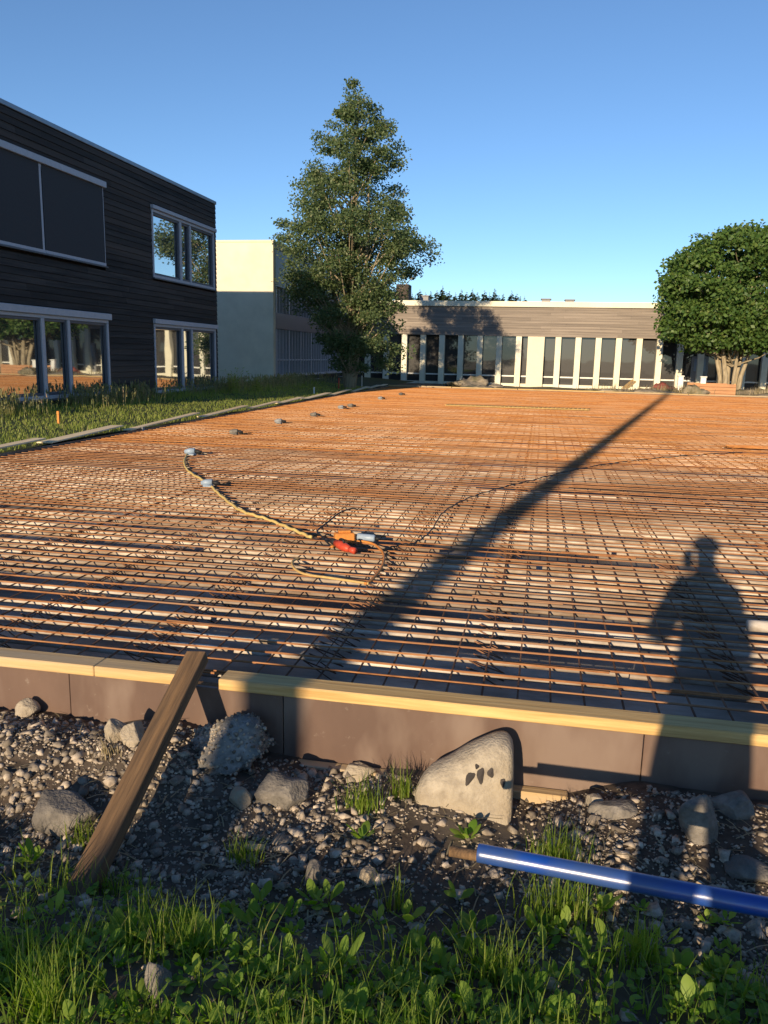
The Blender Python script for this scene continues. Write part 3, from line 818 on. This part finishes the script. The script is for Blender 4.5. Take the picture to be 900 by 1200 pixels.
b = MB(); b.box(-15, -.16, Y0-19, Y1-19, -.3, ZR-.3-.2); b.build('core_wall', M['charred'], db)
b = MB()
for yy in (Y0+.01, Y1-.05):
    b.box(-15, -.03, yy-19, yy+.04-19, -.3, ZR-.1-.2)
b.build('end_wall', M['charred'], db)
b = MB(); b.box(-15, .035, Y0-.03-19, Y1+.03-19, ZR-.098-.2, ZR-.2, bev=.01); b.build('roof_trim', M['trim'], db)
b = MB(); b.box(-14.9, -.05, Y0-19+.05, Y1-19-.05, ZR-.297, ZR-.21); b.build('roof', M['roof'], db)
def window(y0, y1, z0, z1, mull, header, sash=(), blinds=()):
    h = MB(); h.box(-.07, -.06, y0-19+.02, y1-19-.02, z0-.2+.02, z1-.2-.02); wn = h.build('window', M['glass'], db)
    f = MB(); t = .075
    f.box(-.10, .045, y0-19, y1-19, z0-.2, z0-.2+t, bev=.006); f.box(-.10, .035, y0-19, y1-19, z1-.2-t, z1-.2-.002, bev=.006)
    f.box(-.10, .035, y0-19, y0-19+t, z0-.2+t, z1-.2-t, bev=.006); f.box(-.10, .035, y1-19-t, y1-19, z0-.2+t, z1-.2-t, bev=.006)
    f.build('frame', M['frame'], wn)
    for y, wd in mull:
        f = MB(); f.box(-.09, .03, y-wd/2-19, y+wd/2-19, z0-.2+t, z1-.2-t, bev=.005); f.build('mullion', M['frame'], wn)
    for a, c in sash:
        f = MB(); q = .06
        f.box(-.055, .0, a-19, c-19, z0-.2+t+.002, z0-.2+t+q, bev=.005); f.box(-.055, .0, a-19, c-19, z1-.2-t-q, z1-.2-t-.002, bev=.005)
        f.box(-.055, .0, a-19, a-19+q, z0-.2+t+q, z1-.2-t-q, bev=.005); f.box(-.055, .0, c-19-q, c-19, z0-.2+t+q, z1-.2-t-q, bev=.005)
        f.build('sash', M['frame_dark'], wn)
    if header:
        f = MB(); f.box(-.05, .10, y0-.03-19, y1+.06-19, z1-.2, z1-.2+header, bev=.01); f.build('blind_box', M['frame'], wn)
    for a, c in blinds:
        f = MB(); f.box(.036, .042, a-19, c-19, z0-.2+.04, z1-.2-.003); f.build('blind', M['screen'], wn)
        f = MB(); f.box(.03, .055, a-19, c-19, z0-.2+.005, z0-.2+.035, bev=.004); f.build('bottom_rail', M['frame'], wn)
    f = MB(); f.box(-.02, .085, y0-.02-19, y1+.02-19, z0-.2-.035, z0-.2-.003, bev=.004); f.build('sill', M['frame_dark'], wn)
window(*wins[0], [(15.94, .09)], .14, blinds=[(13.56, 15.89), (15.99, 18.38)])
window(*wins[1], [(22.62, .13), (23.28, .10)], .10, sash=[(20.94, 22.55), (22.69, 23.22), (23.34, 24.98)])
window(*wins[2], [(15.75, .12), (16.72, .10)], .15, sash=[(13.58, 15.69), (15.81, 16.67), (16.78, 18.34)])
window(*wins[3], [(22.60, .13), (23.26, .10)], .13, sash=[(20.88, 22.53), (22.67, 23.20), (23.32, 24.98)])

# ------------------------------------------------------------------ cream wing with glazed side
XG, YW, ZW = -11.66, 34.3, cz(4.71)
cw = thing('school_wing', 'cream plastered wing with a blank end wall and dark glazed side', 'building', (XG, YW, 0))
b = MB(); b.box(-12, 0, 0, .3, -.2, ZW-.06); b.build('end_wall', M['plaster'], cw)
b = MB(); b.box(-12, .03, -.03, .33, ZW-.06, ZW+.03, bev=.01); b.box(-12, .03, .331, 22, ZW-.3, ZW+.02); b.build('roof_edge', M['plaster'], cw)
b = MB(); b.box(-11.9, -.25, .31, 22, .3, ZW-.31); b.build('dark_core', M['interior'], cw)
b = MB(); b.box(-.20, -.17, .31, 22, .3, ZW-.3); b.build('glazing', M['glass_far'], cw)
for z0, z1, x1 in ((cz(2.86), cz(4.4), .0), (cz(1.05), cz(1.75), -.01), (cz(-1.06), cz(-.95), .02), (cz(-.34), cz(-.28), -.06), (cz(-1.6), cz(-1.28), .06)):
    b = MB(); b.box(-.16, x1, .31, 22, z0, z1, bev=.008); b.build('spandrel' if z1-z0 > .5 else 'rail', M['frame'] if z1-z0 < .5 else M['frame_dark'], cw)
k = 0
for y in np.arange(.5, 17, .46):
    b = MB(); wd = .05 if k % 4 else .11
    b.box(-.165, -.03, y, y+wd, cz(-.94), cz(1.045)); b.build('mullion', M['frame'], cw)
    b = MB(); b.box(-.165, -.03, y, y+wd, cz(1.755), cz(2.855)); b.build('mullion', M['frame'], cw); k += 1
    
# ------------------------------------------------------------------ long far building
YF = 50.0
fbld = thing('school_hall', 'long low building with cream columns, dark glass and a grey timber fascia', 'building', (0, YF, 0))
def fx(px, py): return aty(px, py, YF).x
X0, X1 = -11.6, 27
zf0, zf1, zp1 = cz(1.31), cz(3.02), cz(3.335)
b = MB(); z = zf0
while z < zf1-.02:
    z1 = min(z+.155, zf1); xs_ = X0
    while xs_ < X1:
        xe = min(xs_+random.uniform(3, 5), X1); b.box(xs_, xe-.004, -.02-random.uniform(0, .006), .05, z, z1-.006); xs_ = xe
    z = z1
b.build('fascia', M['grey_wood'], fbld)
b = MB(); b.box(X0, X1, -.16, .4, zf1, zp1, bev=.012); b.build('parapet', M['column'], fbld)
b = MB(); b.box(X0, X1, .41, 14, zf1-.6, zf1+.05); b.build('roof', M['roof'], fbld)
b = MB(); b.box(X0, X1, .05, .5, zf0+.02, zf1-.01); b.build('lintel', M['interior'], fbld)
b = MB(); b.box(X0, X1, .42, .45, 0, zf0+.02); b.build('glazing', M['glass_far'], fbld)
b = MB(); b.box(X0, X1, 1.2, 13.9, -.2, zf1-.62); b.build('core_wall', M['interior'], fbld)
b = MB(); b.box(X0, X1, .36, .42, cz(-1.10), cz(-1.02)); b.build('transom', M['white'], fbld)
b = MB(); b.box(X0, X1, .20, .43, -.1, cz(-1.50), bev=.01); b.build('plinth', M['column'], fbld)
gx = (6.46+7.52)/12
for i in range(-3, 29):
    x = -7.36+gx*i
    if i == 6:
        continue
    b = MB()
    if i == 12: pass
    b.box(x-.17, x+.17, 0.0, .34, -.1, zf0-.003, bev=.012)
    b.build('column', M['column'], fbld)
xw0, xw1 = fx(617.5, 420), fx(637, 420)
b = MB(); b.box(xw0, xw1, -.03, .35, -.1, zf0-.003, bev=.012); b.build('wall_panel', M['plaster'], fbld)
b = MB(); xd0, xd1 = fx(811, 430), fx(831, 430); b.box(xd0, xd1, .30, .41, 0, cz(.35), bev=.01); dr = b.build('door', M['grey'], fbld)
b = MB(); b.box(xd0+.15, xd1-.15, .285, .298, cz(-.5), cz(.2)); b.build('door_panel', M['blue_grey'], dr)
# roof vent box
va = aty(464, 349, 55); vb = aty(479, 333, 55)
vt = thing('roof_box', 'dark plant box with white base on the roof behind the tall tree', 'roof vent', (va.x, 55, zf1))
b = MB(); b.box(0, vb.x-va.x, 0, 1.2, .45, vb.z-zf1, bev=.01); b.build('housing', M['charred'], vt)
b = MB(); b.box(-.6, vb.x-va.x+.35, -.1, 1.3, .05, .447, bev=.01); b.build('base', M['white'], vt)
for i, (px0, px1, h) in enumerate([(497, 513, .3), (640, 646, .16), (668, 682, .12)]):
    p0, p1 = aty(px0, 350, 58), aty(px1, 350, 58); b = MB(); b.box(-.3, .3, 0, .8, 0, .8+h, bev=.02); b.box(-.36, .36, -.06, .86, .8+h, .86+h, bev=.01)
    o = b.build('roof_vent', M['grey']); o.location = (p0.x, 58, zf1+.05); tag(o, ['small roof vent nearest the tall tree on the long roof', 'low roof vent behind the parapet near the middle', 'low roof vent right of the middle one'][i], 'roof vent')

# ------------------------------------------------------------------ trees
def quadleaves(C, size, n_axis_bias=.0, droop=.0, aspect=.7):
    """one bent leaf (two triangles -> quad diamond) at each row of C"""
    n = len(C); d = RNG.standard_normal((n, 3)); d[:, 2] = d[:, 2]*.6-droop; d /= np.linalg.norm(d, axis=1)[:, None]
    r = RNG.standard_normal((n, 3)); r[:, 2] *= 1-n_axis_bias; s = np.cross(d, r); s /= np.linalg.norm(s, axis=1)[:, None]
    L = size*RNG.uniform(.6, 1.3, (n, 1)); W = L*aspect*.5
    V = np.empty((n, 4, 3)); V[:, 0] = C; V[:, 1] = C+d*L*.5+s*W; V[:, 2] = C+d*L; V[:, 3] = C+d*L*.5-s*W
    return V.reshape(-1, 3), np.arange(4*n).reshape(n, 4)
def make_tree(name, label, base, env, trunk_pts, trunk_r, m_leaf, m_bark, nclus, nleaf, leaf, csize, group=None, stems=None, rise=.5, droop=.2, shell=.45, cat='tree'):
    root = thing(name, label, cat, base, group)
    tb_ = MB()
    for pts_, r0, r1 in (stems or [(trunk_pts, trunk_r, .03)]):
        k = len(pts_); tb_.tube(pts_, [r0+(r1-r0)*(i/(k-1))**.8 for i in range(k)], 9)
    zs = [e[0] for e in env]; z0, z1 = zs[0], zs[-1]
    def radius(z, th):
        l = np.interp(z, zs, [e[1] for e in env]); r = np.interp(z, zs, [e[2] for e in env]); q = .5+.5*math.cos(th)
        wob = 1+.20*mnoise.noise(Vector((math.cos(th)*1.6+base[0], math.sin(th)*1.6, z*.8)))
        return (l+(r-l)*q)*wob
    CV = []; limbs = MB()
    wts = np.array([max(.05, e[1]+e[2]) for e in env])
    for i in range(nclus):
        while True:
            z = random.uniform(z0, z1); th = random.uniform(0, 2*math.pi); R_ = radius(z, th)
            if random.random() < (R_/max(wts))*1.6+.015: break
        q = (shell+(1-shell)*random.random()**.6) if random.random() < .8 else random.random()*shell
        rr = R_*q
        c = Vector((rr*math.cos(th), rr*math.sin(th), z))
        cs = csize*random.uniform(.65, 1.25)*(.55+.45*min(1, R_/max(.6*max(wts)/2, .1)))
        npt = int(nleaf*random.uniform(.6, 1.3)); g_ = np.clip(RNG.standard_normal((npt, 3)), -1.7, 1.7)*np.array([cs*.48, cs*.48, cs*.26])
        # push leaves onto twig sprays
        CV.append(np.array(c)+g_)
        if i % 3 == 0 and rr > .25:
            zb = max(z0*.6, z-rise*rr-.3); tr = Vector((0, 0, zb)); mid = tr.lerp(c, .55)+Vector((0, 0, -.08*rr))
            limbs.tube([tr, mid, c], [.028+.010*rr, .016+.004*rr, .006], 5, cap=False)
    C = np.concatenate(CV); V, Fq = quadleaves(C, leaf, .3, droop)
    tr = tb_.build('trunk', M[m_bark], root, smooth=True)
    lm = limbs.build('limbs', M[m_bark], root, smooth=True); lm.name = 'limb'
    meshnp('crown', V, Fq, M[m_leaf], root)
    return root
env = [(0.9, .5, 1.6), (1.4, 1.2, 2.3), (2.8, 2.0, 2.5), (3.9, 2.7, 2.4), (4.85, 3.3, 3.0), (5.75, 3.5, 4.1), (6.6, 3.3, 3.8), (7.55, 3.0, 2.15), (8.8, 2.55, 2.25), (9.7, 1.8, 2.3), (10.35, 1.4, 1.8), (10.9, .75, 1.2), (11.7, .12, .65), (12.3, .02, .25)]
env = [(a, b*.90, c*.90) for a, b, c in env]
make_tree('poplar_tree', 'tall ragged conical tree standing before the cream wing', (-8.15, 34, .1), env,
          [(0, 0, -.3), (.05, .02, 2), (-.05, 0, 4.5), (.08, .03, 7), (.12, 0, 9.5), (.25, 0, 11.7)], .24, 'leaf_poplar', 'pale_bark', 430, 200, .108, .60, rise=.8, droop=.15,
          stems=[([(0, 0, -.3), (.05, .02, 2), (-.05, 0, 4.5), (.08, .03, 7), (.12, 0, 9.5), (.25, 0, 11.7)], .24, .03), ([(.1, 0, -.3), (.35, .1, 2), (.6, .05, 4.5), (.75, 0, 7), (.6, .1, 9.2)], .15, .03), ([(-.1, .1, -.3), (-.4, .1, 2), (-.8, .05, 4.5), (-1.1, 0, 6.6)], .12, .03)])
env = [(2.35, 2.2, 2.4), (2.7, 3.3, 3.5), (3.4, 3.9, 4.0), (4.6, 4.0, 4.2), (5.6, 4.0, 4.2), (6.4, 3.7, 3.9), (7.1, 3.0, 3.2), (7.7, 2.1, 2.4), (8.2, .9, 1.4)]
env = [(a if a < 3 else 3+(a-3)*.95, b*.84, c*.9) for a, b, c in env]
st = []
for k in range(8):
    a = rad(k*45+10); x0 = .42*math.cos(a); y0 = .25*math.sin(a)
    st.append(([(x0, y0, -.2), (x0*1.25, y0*1.3, .9), (x0*1.9+.1*math.sin(k), y0*2, 2.1), (x0*3.2, y0*3.4, 3.6), (x0*4.4, y0*4.4, 5.2)], .12+.03*(k % 3), .03))
make_tree('round_tree', 'dense round crowned green tree with pale fanned stems at right', (9.25, 43.4, .1), env, None, .2, 'leaf_round', 'pale_bark', 300, 210, .19, .78, stems=st, rise=.35, droop=.55, shell=.72)

# far conifers beyond the long building
def conifer(h, seed):
    rnd = random.Random(seed); a = Acc()
    root = bpy.data.objects.new('conifer', None); COL.objects.link(root)
    b = MB(); b.tube([(0, 0, 0), (0, 0, h)], [.16, .02], 6); b.build('trunk', M['bark'], root)
    z = h*.15
    while z < h:
        R_ = ((1-z/h)**.75*h*.30+.12)*rnd.uniform(.75, 1.15); n_ = max(7, int(22*R_))
        for i in range(n_):
            th = rnd.uniform(0, 6.28); rr = R_*rnd.uniform(.55, 1.15); d = np.array([math.cos(th), math.sin(th), -.35+rnd.uniform(-.2, .2)]); s = np.array([-math.sin(th), math.cos(th), 0])*.26*rr+np.array([0, 0, .12*rr])
            c0_ = np.array([0, 0, z+rnd.uniform(-.1, .1)]); a.add([c0_, c0_+d*rr*.5+s, c0_+d*rr, c0_+d*rr*.5-s], [(0, 1, 2, 3)])
        z += .22+.02*h*.2
    a.build('crown', M['needles'], root, smooth=False); return root
cps = [conifer(12, 1), conifer(11, 2), conifer(12.5, 3)]
tops = [(483, 343), (492, 339), (505, 341), (519, 335), (527, 341), (541, 339), (554, 338.5), (568, 340), (580, 338), (600, 341), (606, 344), (590, 344), (615, 347), (475, 341), (487, 345), (499, 343), (512, 340), (523, 342), (534, 343), (547, 342), (560, 342), (574, 343), (585, 346), (610, 347)]
for i, (px, py) in enumerate(tops):
    Y = 150+random.uniform(-15, 20); P = aty(px, py, Y)
    if i < 3: r_ = cps[i]
    else:
        s_ = cps[i % 3]; r_ = copyobj(s_)
        for ch in s_.children: copyobj(ch, parent=r_)
    h0 = (12, 11, 12.5)[i % 3]; sc = (P.z+.2)/h0
    r_.location = (P.x, Y, -.2); r_.scale = (sc, sc, sc); r_.rotation_euler = (0, 0, random.uniform(0, 6))
    tag(r_, 'dark distant conifer peeping over the long flat roof', 'conifer', 'conifers beyond the long building')

# ------------------------------------------------------------------ clutter at the far edge
def heap(px0, px1, pyb, hpx, Y, label, m='pile', name='soil_pile', cat='pile', tufts=0):
    p0, p1 = aty(px0, pyb, Y), aty(px1, pyb, Y); wd = (p1.x-p0.x)/2; h = hpx/F*Y
    o = rockmesh(name, M[m], wd*1.15, wd*.6+.3, h*.72, px0, 4, .8, chops=2)
    for v in o.data.vertices: v.co.z *= 1+.45*mnoise.noise(v.co*3.1)+.3*mnoise.noise(v.co*9); o.location = ((p0.x+p1.x)/2, Y, .05+h*.1); tag(o, label, cat)
    if tufts:
        a = Acc()
        for _ in range(tufts):
            x = random.gauss(0, wd*.6); V, Fq = blade(np.array([x, random.gauss(-.2, .2), h*.5*math.exp(-(x/wd)**2)]), random.uniform(.2, .5), .03, random.uniform(0, 6.28), random.uniform(.2, .8), 2); a.add(V, Fq)
        tag(a.build('dry_growth', M['dry'], o), kind='stuff')
heap(540, 572, 452, 5, 41, 'low earth heap left of the far columns middle')
heap(535, 575, 452, 9, 44, 'grey soil heap before the left far columns')
heap(690, 745, 457, 6, 42, 'long low soil heap before the right far columns', tufts=60)
heap(745, 800, 460, 7, 41.5, 'soil heap with dry growth left of the wooden planter', tufts=160)
heap(790, 820, 461, 9, 41, 'overgrown heap touching the wooden planter', tufts=160)
heap(872, 930, 466, 8, 42, 'dry weedy heap at the right end of the slab edge', tufts=140)
heap(752, 790, 456, 9, 43, 'crumpled dark red tarpaulin beside the round tree', 'red_tarp', 'tarpaulin', 'tarpaulin')
pz0, pz1 = aty(812, 463, 41), aty(863, 451, 41)
pl = thing('planter', 'low wooden planter box of horizontal boards below the round tree', 'planter', (pz0.x, 41, 0))
wd = pz1.x-pz0.x
for k in range(4):
    b = MB(); b.box(0, wd, 0, .05, .06+k*.155, .06+k*.155+.145, bev=.008); b.build('board', M['terracotta'], pl)
for x in (.02, wd-.1):
    b = MB(); b.box(x, x+.08, .052, .13, 0, .70); b.build('corner_post', M['pine'], pl)
b = MB(); b.box(.02, wd-.02, 1.9, 1.95, .05, .66); b.build('back_board', M['terracotta'], pl)
b = MB(); b.box(.03, wd-.03, .14, 1.89, .05, .55); b.build('soil_fill', M['soil'], pl)
for i, (px, pyt, pyb, lb_) in enumerate([(796.5, 440, 456, 'left cream post of the pair beside the planter'), (823, 441, 456, 'right cream post of the pair just left of the tree stems')]):
    p0, p1 = aty(px, pyb, 42.6), aty(px, pyt, 42.6); b = MB(); b.box(-.13, .13, -.1, .1, -.05, p1.z-.06, bev=.02); b.box(-.16, .16, -.13, .13, p1.z-.06, p1.z, bev=.015)
    o = b.build('post', M['white']); o.location = (p0.x, 42.6, 0); tag(o, lb_, 'post')
for i, (px0, py0, px1, py1, lb_) in enumerate([(729, 456, 741, 446, 'left leaning plank at the foot of the far columns'), (733, 456.5, 744, 447.5, 'right leaning plank at the foot of the far columns')]):
    p0, p1 = aty(px0, py0, 46), aty(px1, py1, 47.5); b = MB(); b.tube([p0, p1], .09, 4); tag(b.build('plank', M['pine']), lb_, 'plank')

# ------------------------------------------------------------------ things lying on the mesh
ZB = ZT+RT
def smoothpath(P, k=6):
    out = []
    n = len(P)
    for i in range(n-1):
        p0, p1, p2, p3 = P[max(i-1, 0)], P[i], P[i+1], P[min(i+2, n-1)]
        for j in range(k):
            t = j/k; out.append(.5*((2*p1)+(-p0+p2)*t+(2*p0-5*p1+4*p2-p3)*t*t+(-p0+3*p1-3*p2+p3)*t**3))
    out.append(P[-1]); return out
def hose(pix, r, m, name, label, cat, weave=0, z=None):
    z = ZB+r if z is None else z
    P = smoothpath([atz(a, c, z) for a, c in pix], 8)
    if weave:
        for i, p in enumerate(P): p.z += weave*math.sin(i*1.9)
    b = MB(); b.tube(P, r, 8); o = b.build(name, M[m], smooth=True); return tag(o, label, cat)
hose([(222, 528), (216, 540), (221, 552), (243, 566), (258, 580), (282, 598), (312, 608), (342, 620), (365, 630)], .0135, 'hose_yellow', 'hose', 'yellow hose winding through the bars left of the red tool', 'hose', weave=.006, z=.205)
hose([(388, 641), (412, 634), (436, 637), (449, 648), (448, 663), (437, 678), (428, 684)], .010, 'orange', 'hose', 'orange hose loop curling right of the red tool', 'hose')
hose([(432, 684), (412, 681), (385, 677), (358, 673), (345, 666), (343, 658), (350, 654)], .009, 'hose_tan', 'hose', 'tan hose loop curling left of the red tool', 'hose')
hose([(376, 628), (372, 622), (384, 612), (398, 601), (412, 596), (419, 597)], .007, 'black', 'cable', 'short black cable arching above the red tool', 'cable')
hose([(372, 623), (380, 632), (388, 640)], .007, 'black', 'cable', 'stub of black cable joining the red tool', 'cable', )
hose([(450, 644), (470, 638), (486, 636), (505, 622), (520, 600), (548, 584), (585, 572), (630, 561), (680, 549), (740, 540), (800, 534), (870, 530)], .006, 'black', 'cable', 'long black cable trailing away to the right across the mesh', 'cable', weave=.006)
P = atz(402, 646, ZB)
tl = thing('power_tool', 'red power tool lying on the rebar inside the hose loops', 'power tool', P); tl.scale = (.72,)*3
b = MB(); b.tube([(-.10, .10, .06), (-.02, .02, .055), (.03, -.03, .05), (.09, -.08, .045)], [.038, .05, .046, .03], 14); b.build('motor_body', M['red'], tl, smooth=True)
b = MB(); b.tube([(-.17, .16, .07), (-.14, .135, .065), (-.095, .095, .06)], [.028, .034, .036], 12); b.build('rear_handle', M['black'], tl, smooth=True)
b = MB(); b.tube([(.085, -.075, .046), (.12, -.105, .045), (.16, -.13, .043)], [.026, .034, .034], 12); b.build('gear_head', M['red'], tl, smooth=True)
b = MB(); b.tube([(-.05, .06, .09), (-.03, .03, .125), (.0, -.01, .13), (.02, -.03, .09)], .011, 8); b.build('trigger_grip', M['black'], tl, smooth=True)
P = atz(405, 634, ZB); b = MB(); b.box(-.09, .07, -.05, .05, 0, .07, bev=.012); b.box(-.06, .04, -.03, .03, .07, .09, bev=.008); o = b.build('transformer_box', M['orange']); o.location = P; o.rotation_euler = (0, 0, .4); tag(o, 'small orange box between the red tool and grey cylinder', 'box')
P = atz(428, 634, ZB)
cy = thing('cylinder_bottle', 'pale blue grey cylinder lying on the bars beside the orange hose', 'cylinder', P); cy.scale = (.8,)*3
b = MB(); b.tube([(-.09, .01, .036), (-.08, .01, .036), (.09, -.01, .036), (.10, -.01, .036)], [.026, .036, .036, .028], 16); b.build('bottle_body', M['blue_grey'], cy, smooth=True)
b = MB(); b.tube([(.101, -.01, .036), (.15, -.015, .036)], [.018, .014], 10); b.build('valve', M['black'], cy, smooth=True)
# small conduit ends and boxes along the left
def stub(px, py, m, label, s=1.0):
    P = atz(px, py, ZB); t = thing('conduit_stub', label, 'conduit', P)
    b = MB(); b.tube([(-.10*s, 0, .04*s), (-.04*s, .01, .05*s), (.05*s, .02, .06*s)], [.03*s, .045*s, .045*s], 12); b.build('sleeve', M[m], t, smooth=True)
    b = MB(); b.tube([(.051*s, .02, .06*s), (.15*s, .03, .04*s)], [.026*s, .026*s], 10); b.build('cap', M['black'], t, smooth=True)
    b = MB(); b.box(-.06*s, .06*s, -.05*s, .05*s, 0, .02*s, bev=.004); b.build('base_plate', M[m], t)
stub(244, 570, 'blue_grey', 'blue grey conduit stub at the bend of the yellow hose', .8)
stub(224, 533, 'blue_grey', 'grey conduit stub at the far end of the yellow hose', .95)
for i, (px, py) in enumerate([(275, 509), (327, 496), (368, 488), (400, 479), (411, 477), (446, 468), (470, 463)]):
    stub(px, py, 'grey' if i % 2 else 'stone', ['small pale conduit stub, first beyond the yellow hose end', 'grey conduit stub, second beyond the yellow hose end', 'pale conduit stub, third beyond the yellow hose end', 'grey conduit stub, left of a close pair', 'pale conduit stub, right of a close pair', 'tiny grey conduit stub below the tall tree', 'tiny pale conduit stub farthest along the left side'][i], .95)
# white pipe end at the right edge
P = atz(876, 733, .235); b = MB(); b.tube([P, P+Vector((.5, .02, .0))], .032, 16)
o = b.build('pipe_end', M['white_pipe'], smooth=True); tag(o, 'thick white pipe end lying on the bars at the right edge', 'pipe')
# bundle of cut bars
P = atz(880, 527, ZB)
bd = MB()
for i in range(14):
    bd.tube([(random.uniform(-.5, -.2), random.gauss(0, .06), random.uniform(.01, .07)), (random.uniform(.5, 1.2), random.gauss(0, .06), random.uniform(.01, .07))], .009, 5)
o = bd.build('bar_bundle', M['rust']); o.location = P; o.rotation_euler = (0, 0, .1); tag(o, 'small heap of cut orange bars lying on the mesh at right', 'rebar')

# ------------------------------------------------------------------ out of frame, behind the camera: what throws the shadows
po = thing('utility_pole', 'tall round wooden utility pole behind the viewer whose shadow crosses the slab', 'pole', (-2.78, -6.0, 0))
b = MB(); b.tube([(0, 0, -.5), (0, 0, 5), (0, 0, 12)], [.15, .135, .12], 20); b.build('shaft', M['bark'], po, smooth=True)
b = MB(); b.box(-.14, .14, -.14, .14, 11.98, 12.06, bev=.02); b.build('cap', M['grey'], po)

pr = thing('person', 'person in a dark jacket holding up a phone to take the photo', 'person', (.07, -.30, 0))
def skinobj(name, V, E, Rr, m, parent, sub=2):
    me = bpy.data.meshes.new(name); me.from_pydata(V, E, []); me.materials.append(m)
    o = bpy.data.objects.new(name, me); COL.objects.link(o); o.parent = parent
    md = o.modifiers.new('Skin', 'SKIN'); sv = me.skin_vertices[0].data
    for i, r_ in enumerate(Rr):
        sv[i].radius = (r_, r_) if not hasattr(r_, '__len__') else r_
    sv[0].use_root = True
    s_ = o.modifiers.new('Sub', 'SUBSURF'); s_.levels = sub; s_.render_levels = sub
    return o
V = [(0,0,.98),(0,0,1.15),(0,.0,1.35),(0,0,1.50),(0,.02,1.58),(0,.04,1.66),(0,.05,1.76),   # pelvis..head
     (-.10,0,.92),(-.14,.02,.50),(-.17,0,.09),(-.18,.16,.05),
     (.09,0,.92),(.12,.02,.50),(.17,0,.09),(.19,.16,.05),
     (-.165,0,1.45),(-.25,.09,1.22),(-.13,.22,1.45),(-.115,.235,1.52),
     (.135,0,1.45),(.165,.02,1.18),(.135,.12,.98),(.125,.17,.92)]
Eg = [(0,1),(1,2),(2,3),(3,4),(4,5),(5,6),(0,7),(7,8),(8,9),(9,10),(0,11),(11,12),(12,13),(13,14),(3,15),(15,16),(16,17),(17,18),(3,19),(19,20),(20,21),(21,22)]
Rr = [(.155,.14),(.145,.13),(.165,.14),(.16,.11),.062,.085,.092,(.112,.11),.08,.06,.045,(.105,.11),.08,.06,.045,.095,.075,.050,.032,.10,.08,.055,.032]
skinobj('body', V, Eg, Rr, M['jacket'], pr)
hb = rockmesh('hair', M['hair'], .088, .10, .07, 4, 3, .08, chops=0); hb.parent = pr; hb.location = (0, .03, 1.79)
# the raised hand behind the phone: palm and five bent fingers
def hand(parent, P, dx, up):
    V = [(0,0,-.03),(0,0,.03)]; E_ = [(0,1)]; Rr = [(.026,.014),(.034,.014)]
    for k, (x, L) in enumerate(((-.028,.062),(-.009,.072),(.010,.068),(.028,.052))):
        i = len(V); V += [(x,0,.05),(x*1.1,.010,.05+L*.5),(x*1.1,.020,.05+L)]; E_ += [(1,i),(i,i+1),(i+1,i+2)]; Rr += [.009,.0085,.007]
    i = len(V); V += [(.04*dx,.005,.0),(.055*dx,.018,.03),(.05*dx,.024,.055)]; E_ += [(0,i),(i,i+1),(i+1,i+2)]; Rr += [.011,.010,.008]
    o = skinobj('hand', V, E_, Rr, M['skin'], parent, 1); o.location = P; o.rotation_euler = up; return o
hand(pr, (-.10, .24, 1.555), 1, (.1, 0, .2))
hand(pr, (.125, .185, .87), -1, (math.pi, 0, .3))
ph = thing('phone', 'black phone held upright in the photographer\'s raised hand', 'phone', (-.012, -.022, 1.642))
b = MB(); b.box(-.036, .036, -.004, .004, -.085, .05, bev=.003); b.build('case', M['black'], ph)
b = MB(); b.box(-.033, .033, -.0055, -.0042, -.078, .043); b.build('display', M['screen'], ph)
